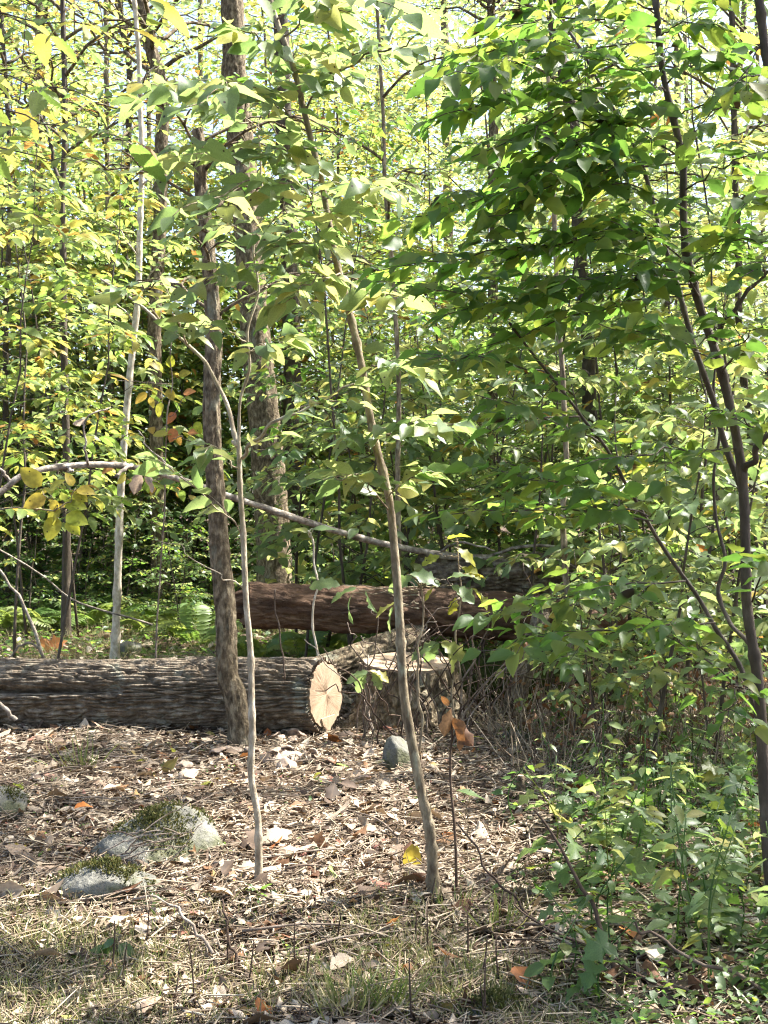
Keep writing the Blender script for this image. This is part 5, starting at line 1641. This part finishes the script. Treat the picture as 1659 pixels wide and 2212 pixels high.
# a few leaves one can point at
for (px, py, mt, shp, s_, ax_, lb, nz3) in [(890, 1865, 'turning', 'ovate', 0.17, 4.7, 'upright yellow leaf lit from behind at the foot of the leaning sapling', (0.1, -0.95, 0.25)),
                                   (925, 1905, 'brown', 'curled', 0.15, 2.6, 'dark red-brown leaf propped against the foot of the leaning sapling', (0.1, -0.9, 0.4)),
                                   (865, 1838, 'tan', 'ovate', 0.14, 0.1, 'pale straw-coloured leaf above the upright yellow leaf', (0.0, -0.5, 0.8)),
                                   (685, 1825, 'brown', 'lobed', 0.12, 1.2, 'crumpled rust leaf standing in the bright litter', (0.2, -0.8, 0.5)),
                                   (760, 1905, 'brown', 'curled', 0.13, 0.4, 'folded brown leaf like a small roof on the litter', (0.0, -0.4, 0.9)),
                                   (115, 1392, 'orange', 'lobed', 0.28, 0.4, 'orange leaf upright in the grass behind the sawn log', (0.1, -0.9, 0.3)),
                                   (855, 1995, 'turning', 'ovate', 0.10, 0.1, 'ochre leaf held up on dead stalks', (0.0, -0.3, 0.9)),
                                   (300, 2115, 'brown', 'curled', 0.12, 0.2, 'brown curled leaf on the pale grass of the bright corner', (0.2, -0.5, 0.8)),
                                   (655, 2190, 'brown', 'oak', 0.15, 0.05, 'rusty lobed leaf at the edge of the grass tufts', (0.1, -0.4, 0.9)),
                                   (575, 2195, 'orange', 'oak', 0.10, 2.0, 'rust-orange leaf standing on edge among grass tufts', (0.1, -0.9, 0.3))]:
    g = gp(px, py + 18)
    d = np.array([[math.cos(ax_), -0.1, math.sin(ax_)]])
    F = frames(d, np.array([nz3]), np.array([s_]))
    c = at(px, py, g[1]) - F[0] @ np.array([0.5, 0, 0])
    tag(link('fallen_leaf', leaf_me(shp, mt, 1), None, m4(F[0], c)), lb, 'leaf')

# --- straw and fine twigs
n = 20000
x, y = in_view_ground(n, rl, 3.3, 9.5, 0.36, 1.2)
k = off_logs(x, y)
x, y = x[k], y[k]; n = len(x)
a = rl.normal(0.4, 1.5, n)
L = rl.uniform(0.03, 0.11, n) * np.where(rl.random(n) < 0.18, 2.3, 1)
d = np.stack([np.cos(a), np.sin(a), rl.normal(0.02, 0.16, n)], -1)
F = frames(d, np.array([0, 0, 1.0]) + rl.normal(0, 0.4, (n, 3)), L)
F[:, :, 1:] *= (rl.uniform(0.0018, 0.0042, n) / L)[:, None, None]
prism = (np.array([(0, 1, 0), (0, -.5, .87), (0, -.5, -.87), (.5, 1, .6), (.5, -.5, 1.4), (.5, -.5, -.3), (1, .6, 0), (1, -.3, .5), (1, -.3, -.5)], float), np.array([(0, 1, 4), (0, 4, 3), (1, 2, 5), (1, 5, 4), (2, 0, 3), (2, 3, 5), (3, 4, 7), (3, 7, 6), (4, 5, 8), (4, 8, 7), (5, 3, 6), (5, 6, 8)], int))
P = np.stack([x, y, hz(x, y) + rl.uniform(0.012, 0.05, n)], -1)
tag(link('twig_litter', scatter('twig_litter', [prism], F, P, M['straw'])), 'scattered straw and fine dry twigs on the leaf litter', 'twig litter', kind='stuff')

# --- single sticks
for i in range(46):
    yk = 4.2 + 4.2 * rl.random()
    xk = rl.uniform(-0.33, 0.26) * yk
    if not off_logs(np.array([xk]), np.array([yk]))[0]:
        yk = 6.0
    a = rl.normal(0.35, 0.7)
    L = rl.uniform(0.25, 0.7)
    pts = []
    for f in (-0.5, -0.15, 0.2, 0.5):
        xx_, yy_ = xk + math.cos(a) * L * f + rl.normal(0, .012), yk + math.sin(a) * L * f + rl.normal(0, .012)
        pts.append(np.array([xx_, yy_, H(xx_, yy_) + 0.035 + 0.03 * rl.random()]))
    t = thing('fallen_stick', pts[0], 'thin dry stick lying across the leaf litter', 'stick', 'thin sticks on the leaf litter')
    link('wood', MB().tube(curve(pts, 10), np.linspace(rl.uniform(0.0035, 0.007), 0.002, 10), 6).mesh('wood', M['twig'], True, pts[0]), t)

# --- grass
def grass(n, xs, ys, hs, name, label, lean=0.5, mat='grass'):
    P = np.stack([xs, ys, hz(xs, ys) - 0.004], -1)
    d = np.array([0, 0, 1.0]) + rl.normal(0, lean, (len(xs), 3)) * [1, 1, 0.2]
    F = frames(d, rl.normal(0, 1, (len(xs), 3)), hs)
    F[:, :, 1] *= np.minimum(3.0, 0.11 / hs)[:, None] * 1.2
    tag(link(name, scatter(name, SHAPES['blade'], F, P, M[mat])), label, 'grass', kind='stuff')
n = 42000
x, y = in_view_ground(n, rl, 3.3, 5.4, 0.37, 1.3)
dens = sstep(0.40, 0.62, fbm(np.stack([x * 1.3, y * 1.3, 0 * x], -1), 2, 71)) * (0.35 + 0.65 * sstep(5.1, 4.2, y)) * sstep(0.9, 0.3, x)
dens = np.maximum(dens, 0.85 * sstep(4.7, 4.1, y) * sstep(-0.5, -0.9, x))
k = rl.random(n) < dens
grass(0, x[k], y[k], rl.uniform(0.03, 0.11, k.sum()), 'dry_grass', 'thin straw-coloured grass in the foreground of the clearing', 0.7)
n = 9000
x, y = in_view_ground(n, rl, 4.8, 8.6, 0.36, 1.2)
k = off_logs(x, y) & (rl.random(n) < sstep(0.42, 0.6, fbm(np.stack([x * 2.2, y * 2.2, 0 * x], -1), 2, 73)))
grass(0, x[k], y[k], rl.uniform(0.04, 0.13, k.sum()), 'bent_straw', 'bent straw and dead grass among the leaves of the clearing', 1.6, 'straw')
n = 22000
x, y = in_view_ground(n, rl, 10.0, 20.5, 0.42, 1.0)
k = (x / y < -0.05) & off_logs(x, y)
grass(0, x[k], y[k], rl.uniform(0.10, 0.30, k.sum()), 'sunlit_grass', 'sunlit straw-coloured grass behind the sawn log', 0.75)
def tuft(px, py, n, h, label, mat='grass', grp=None):
    g = gp(px, py)
    t = thing('grass_tuft', g, label, 'grass tuft', grp)
    loc = rl.normal(0, 0.028, (n, 3)) * [1.4, 1, 0]
    d = np.array([0, 0, 1.0]) + loc * [9, 9, 0] + rl.normal(0, 0.16, (n, 3))
    hs = h * rl.uniform(0.5, 1.15, n)
    F = frames(d, np.cross(d, rl.normal(0, 1, (n, 3))), hs)
    F[:, :, 1] *= 1.1
    link('blades', scatter('blades', SHAPES['blade'], F, loc, M[mat]), t)['kind'] = 'stuff'
M['greengrass'] = leaf_mat('green_grass', [(0, (0.07, 0.12, 0.025)), (0.6, (0.15, 0.19, 0.05)), (1, (0.34, 0.30, 0.13))], [(0, (0.2, 0.36, 0.05)), (1, (0.5, 0.45, 0.15))], 0.35, 0.5, 0.4, 20, 0.2)
tuft(740, 2200, 130, 0.17, 'full drooping tuft of fine grass near the rusty lobed leaf', 'grass')
tuft(830, 2180, 110, 0.15, 'smaller drooping tuft of fine grass right beside the full one', 'greengrass')
tuft(1075, 2010, 40, 0.17, 'upright tuft of green and dead blades in front of the leaning sapling', 'greengrass')
tuft(985, 1970, 26, 0.13, 'few green grass blades behind the upright tuft', 'greengrass')
tuft(180, 1660, 34, 0.22, 'green grass blades bending over the litter before the sawn log', 'greengrass')
tuft(1010, 2120, 50, 0.11, 'short grass tuft between dead stalks and low herbs', 'greengrass')
for k in range(14):
    tuft(rl.uniform(20, 950), rl.uniform(2000, 2230), 45, rl.uniform(0.07, 0.12), 'small tuft of straw-coloured grass in the foreground', 'grass', 'small straw-coloured grass tufts')

# --- low herbs and ground ivy at the right
n = 15000
x, y = in_view_ground(n, rl, 3.3, 8.5, 0.37, 1.2)
edge = 0.46 + 0.14 * (y - 3.6) + 0.25 * (fbm(np.stack([x * 2, y * 2, 0 * x], -1), 2, 81) - 0.5)
dens = sstep(-0.12, 0.35, x - edge)
dens = np.maximum(dens, 0.16 * (fbm(np.stack([x * 2.5, y * 2.5, 0 * x], -1), 2, 83) > 0.50))
k = rl.random(n) < dens
x, y = x[k], y[k]; n = len(x)
hgt = rl.random(n) ** 1.5 * 0.16 * sstep(0, 0.6, x - 0.3) + 0.02
P = np.stack([x, y, hz(x, y) + hgt], -1)
a = rl.uniform(0, 6.28, n)
F = frames(np.stack([np.cos(a), np.sin(a), rl.normal(-0.1, 0.3, n)], -1), np.array([0, 0, 1.0]) + rl.normal(0, 0.35, (n, 3)), rl.uniform(0.018, 0.045, n))
tag(link('ground_cover', scatter('ground_cover', SHAPES['simple'], F, P, M['green'])), 'low green creeping herbs under the shrub at the edge of the clearing', 'ground cover', kind='stuff')

def herb_proto(seed, h, nl, shape, mat, size, opposite=True):
    rng = np.random.default_rng(seed)
    Q = curve([np.array([0, 0, -0.02]), np.array([rng.normal(0, .04), rng.normal(0, .04), h * 0.5]), np.array([rng.normal(0, .09), rng.normal(0, .09), h])], 10)
    parts = [('stem', MB().tube(Q, np.linspace(0.0035, 0.0018, 10), 6).mesh('stem', M['green']), None, None)]
    for i in range(nl):
        f = 0.25 + 0.75 * (i + 0.5) / nl
        p = Q[min(int(f * 9), 9)]
        az = i * (math.pi if opposite else 2.399) + (i // 2) * 1.57 + rng.normal(0, .3)
        d = np.array([math.cos(az), math.sin(az), rng.normal(0.0, .25)])
        s_ = size * (1.15 - 0.5 * f) * rng.uniform(0.75, 1.2)
        pe = p + d * 0.35 * s_
        mb_ = MB().tube([p, (p + pe) / 2 + UP * 0.004, pe], [0.0016, 0.0013, 0.001], 4)
        parts.append(('petiole', mb_.mesh('petiole', M['green']), None, None))
        F = frames(np.array([d + [0, 0, -0.15]]), np.array([[0, 0, 1.0]]) + rng.normal(0, .3, (1, 3)), np.array([s_]))
        parts.append(('leaf', leaf_me(shape, mat, i), None, m4(F[0], pe)))
    return parts
herbs = [herb_proto(500, 0.34, 10, 'ovate', 'green', 0.085), herb_proto(501, 0.5, 12, 'ovate', 'lime', 0.10), herb_proto(502, 0.28, 7, 'lobed', 'green', 0.12, False), herb_proto(503, 0.42, 9, 'lobed', 'lime', 0.125, False), herb_proto(504, 0.22, 8, 'round', 'green', 0.06), herb_proto(505, 0.55, 14, 'lance', 'lime', 0.10)]
hl = ['oval-leaved green herb in the shaded undergrowth beside the clearing', 'tall light green herb in the undergrowth beside the clearing', 'dark maple seedling in the shaded undergrowth beside the clearing', 'light green maple seedling in the undergrowth beside the clearing', 'small round-leaved herb low in the undergrowth beside the clearing', 'narrow-leaved weed standing in the undergrowth beside the clearing']
hn = ['herb', 'herb', 'maple_seedling', 'maple_seedling', 'herb', 'weed']
cnt = 0
while cnt < 120:
    yk = 3.75 + 5.2 * rl.random() ** 1.25
    xk = rl.uniform(0.02, 0.34) * yk
    if xk < 0.60 + 0.13 * (yk - 3.6) + rl.normal(0, .14):
        continue
    i = int(rl.choice(6, p=[.24, .14, .22, .16, .14, .10]))
    place(herbs[i], hn[i], (xk, yk, H(xk, yk)), hl[i], 'seedling' if 'maple' in hn[i] else 'herb', 'undergrowth: ' + hl[i].split(' in the')[0].split(' low')[0].split(' standing')[0], rl.random() * 6.28, rl.uniform(0.7, 1.25))
    cnt += 1
for (px, py, i, s_) in [(560, 1955, 4, 0.5), (1085, 1945, 4, 0.7), (1160, 1610, 0, 0.8), (1130, 1720, 2, 0.5), (640, 2085, 4, 0.4), (690, 1700, 4, 0.4), (1290, 1480, 1, 1.0), (1440, 1560, 3, 1.2), (1380, 1620, 3, 1.1), (1500, 1700, 2, 1.3), (1420, 1780, 2, 1.2), (1330, 1820, 2, 1.0), (1560, 1880, 2, 1.3), (1250, 2060, 0, 0.7), (870, 1560, 1, 0.6), (1240, 1690, 4, .6)]:
    place(herbs[i], hn[i], gp(px, py), 'lone ' + ['oval-leaved herb', 'light green herb', 'dark maple seedling', 'light maple seedling', 'round-leaved little herb', 'weed'][i] + ' rooted in the open leaf litter', 'seedling' if 'maple' in hn[i] else 'herb', 'lone plants in the open litter ' + str(hn[i]) + ' ' + ['oval', 'light', 'dark', 'pale', 'round', 'narrow'][i], rl.random() * 6.28, s_)

# --- ferns
def frond(L, seed):
    rng = np.random.default_rng(seed)
    Q = curve([np.zeros(3), np.array([L * 0.45, 0, L * 0.42]), np.array([L, 0, L * 0.30])], 22)
    V, T, n = [], [], 0
    mb_ = MB().tube(Q, np.linspace(0.004, 0.0015, 22), 4)
    bv, bt_ = SHAPES['lance'][0]
    for i in range(4, 22):
        f = i / 21
        l = L * 0.30 * math.sin(math.pi * (0.12 + 0.86 * f)) ** 0.8
        tg = unit(Q[i] - Q[i - 1])
        for sgn in (1, -1):
            d = np.array([tg[0] * 0.35, sgn, tg[2] * 0.2 - 0.15])
            F = frames(d[None], np.array([[-tg[2], 0, tg[0]]]) + rng.normal(0, .1, (1, 3)), np.array([max(l, 0.03)]))[0]
            F[:, 1] *= 0.8
            mb_.add(bv @ F.T + Q[i], None, bt_)
    return mb_.mesh('frond', M['fern'])
M['fern'] = leaf_mat('fern_frond', [(0, (0.09, 0.16, 0.04)), (1, (0.20, 0.24, 0.07))], [(0, (0.3, 0.48, 0.08)), (1, (0.5, 0.55, 0.12))], 0.4, 0.5, 0.4, 20, 0.2)
fr = [frond(0.6, 1), frond(0.75, 2), frond(0.5, 3)]
for (px, Y, s_, lb) in [(420, 13.8, 1.0, 'pale green fern left of the slim dark tree'), (330, 15.2, 1.0, None), (545, 12.0, 0.9, 'bright fern just behind the end of the dark rotten log'), (460, 15.5, 1.1, None), (200, 16.0, 1.0, None), (90, 15.8, 1.0, None), (20, 15.6, 1.1, None), (360, 16.6, 1.1, None), (650, 12.6, 0.9, None), (130, 16.8, 1.1, None), (280, 17.2, 1.1, None), (740, 13.2, .9, None)]:
    t = thing('fern', on(px, Y), lb or 'fern in the green undergrowth across the clearing', 'fern', None if lb else 'ferns across the clearing', rl.random() * 6, s_)
    for k in range(8):
        link('frond', fr[k % 3], t, Matrix.Rotation(k * 0.785 + rl.normal(0, .15), 4, 'Z') @ Matrix.Rotation(rl.normal(0, .15), 4, 'Y'))

# --- dense undergrowth behind the clearing
n = 85000
x, y = in_view_ground(n, rl, 11.0, 30, 0.44, 0.9)
lft = x / y < -0.02
topz = np.where(lft, 0.10 + 1.6 * sstep(15.8, 20, y), 0.45 + 0.5 * sstep(11, 15, y)) * (0.45 + 1.1 * fbm(np.stack([x * 0.8, y * 0.8, 0 * x], -1), 2, 85))
P = np.stack([x, y, hz(x, y) + rl.random(n) ** 0.7 * topz], -1)
a = rl.uniform(0, 6.28, n)
F = frames(np.stack([np.cos(a), np.sin(a), rl.normal(-0.1, 0.3, n)], -1), np.array([0, 0, 1.0]) + rl.normal(0, 0.4, (n, 3)), rl.uniform(0.05, 0.12, n))
keep = ~(lft & (y < 16.5) & (rl.random(n) < 0.75))
F, P = F[keep], P[keep]
tag(link('undergrowth', scatter('undergrowth', SHAPES['tiny'], F, P, M['green'])), 'dense green undergrowth across the clearing and behind the log pile', 'undergrowth', kind='stuff')
# brown dead brush under the thicket
n = 1000
x = rl.uniform(0.9, 3.6, n); y = rl.uniform(6.8, 10.5, n)
P = np.stack([x, y, hz(x, y) + rl.random(n) ** 1.2 * 0.45], -1)
F = frames(rl.normal(0, 1, (n, 3)), rl.normal(0, 1, (n, 3)), rl.uniform(0.03, 0.08, n))
n2 = 2000
x = rl.uniform(0.75, 3.6, n2); y = rl.uniform(6.6, 10.5, n2)
L = rl.uniform(0.15, 0.6, n2)
F2 = frames(np.array([0, 0, 1.0]) + rl.normal(0, 0.8, (n2, 3)), rl.normal(0, 1, (n2, 3)), L)
F2[:, :, 1:] *= (rl.uniform(0.0018, 0.004, n2) / L)[:, None, None]
tag(link('dead_stalks', scatter('dead_stalks', [prism], F2, np.stack([x, y, hz(x, y)], -1), M['straw'])), 'thicket of dry brown stalks at the foot of the bright shrubs', 'dead stalks', kind='stuff')
tag(link('dead_brush', scatter('dead_brush', SHAPES['curled'], F, P, M['brown'])), 'brown withered leaves and dead brush beneath the thicket', 'dead brush', kind='stuff')

# --- mushrooms by the sawn log
def mushroom(px, py, r, tiltx, tilty, seed, flip=0.0):
    rg = np.random.default_rng(seed)
    g = gp(px, py)
    t = thing('mushroom', g, 'pale flat-capped mushroom on the litter below the sawn log', 'mushroom', 'pale mushrooms below the sawn log')
    h = rg.uniform(0.035, 0.06)
    na, prof = 22, [(0.0, 0.012), (0.4, 0.014), (0.75, 0.010), (0.97, 0.0), (1.0, -0.008), (0.8, -0.010), (0.3, -0.016), (0.08, -0.018)]
    V = []
    for (f, z) in prof:
        for j in range(na):
            a = j * 2 * math.pi / na
            k = r * f * (1 + 0.14 * math.sin(2 * a + seed) + 0.07 * math.sin(5 * a + seed * 2))
            V.append((k * math.cos(a), k * math.sin(a), z * r / 0.06 + 0.012 * f * f * math.sin(3 * a + seed) - 0.01 * f * f + h))
    V = np.array(V)
    Rm = np.array(Matrix.Rotation(tiltx, 3, 'X') @ Matrix.Rotation(tilty, 3, 'Y'))
    C = np.array([0, 0, h])
    V = (V - C) @ Rm.T + C
    q = [(k * na + j, k * na + (j + 1) % na, (k + 1) * na + (j + 1) % na, (k + 1) * na + j) for k in range(len(prof) - 1) for j in range(na)]
    link('cap', mk_mesh('cap', V, q, None, True, None, M['cap']), t)
    link('stalk', MB().tube(curve([np.array([0, 0, -0.02]), np.array([0.003, 0, h * 0.5]), C - [0, 0, 0.004]], 6), np.linspace(0.014, 0.010, 6), 8).mesh('stalk', M['cap']), t)
for i, (px, py, r, tx, ty) in enumerate([(643, 1600, .062, -.9, .3), (617, 1592, .045, -.7, -.3), (592, 1605, .05, -1.0, -.6), (610, 1612, .04, .4, .5), (634, 1612, .04, .1, .2), (405, 1688, .06, .25, -.1), (625, 1648, .07, .2, 0), (500, 1632, .075, -.3, .1), (470, 1640, .06, -.4, -.2), (545, 1640, .06, -.5, .2),
                                         (622, 1628, .055, -.5, .3), (680, 1640, .045, -.8, .5), (590, 1640, .045, -.2, -.4), (400, 1668, .045, .1, .1), (620, 1672, .06, .9, 0), (720, 1660, .05, -.4, .3), (575, 1655, .045, .3, .1)]):
    mushroom(px, py, r, tx, ty, i + 1)
print('all', round(time.time() - T0, 1), 'objects', len(bpy.data.objects))
tri = 0
for me in bpy.data.meshes:
    tri += sum(1 for _ in ()) + len(me.loops) - 2 * len(me.polygons)
print('triangles', tri)
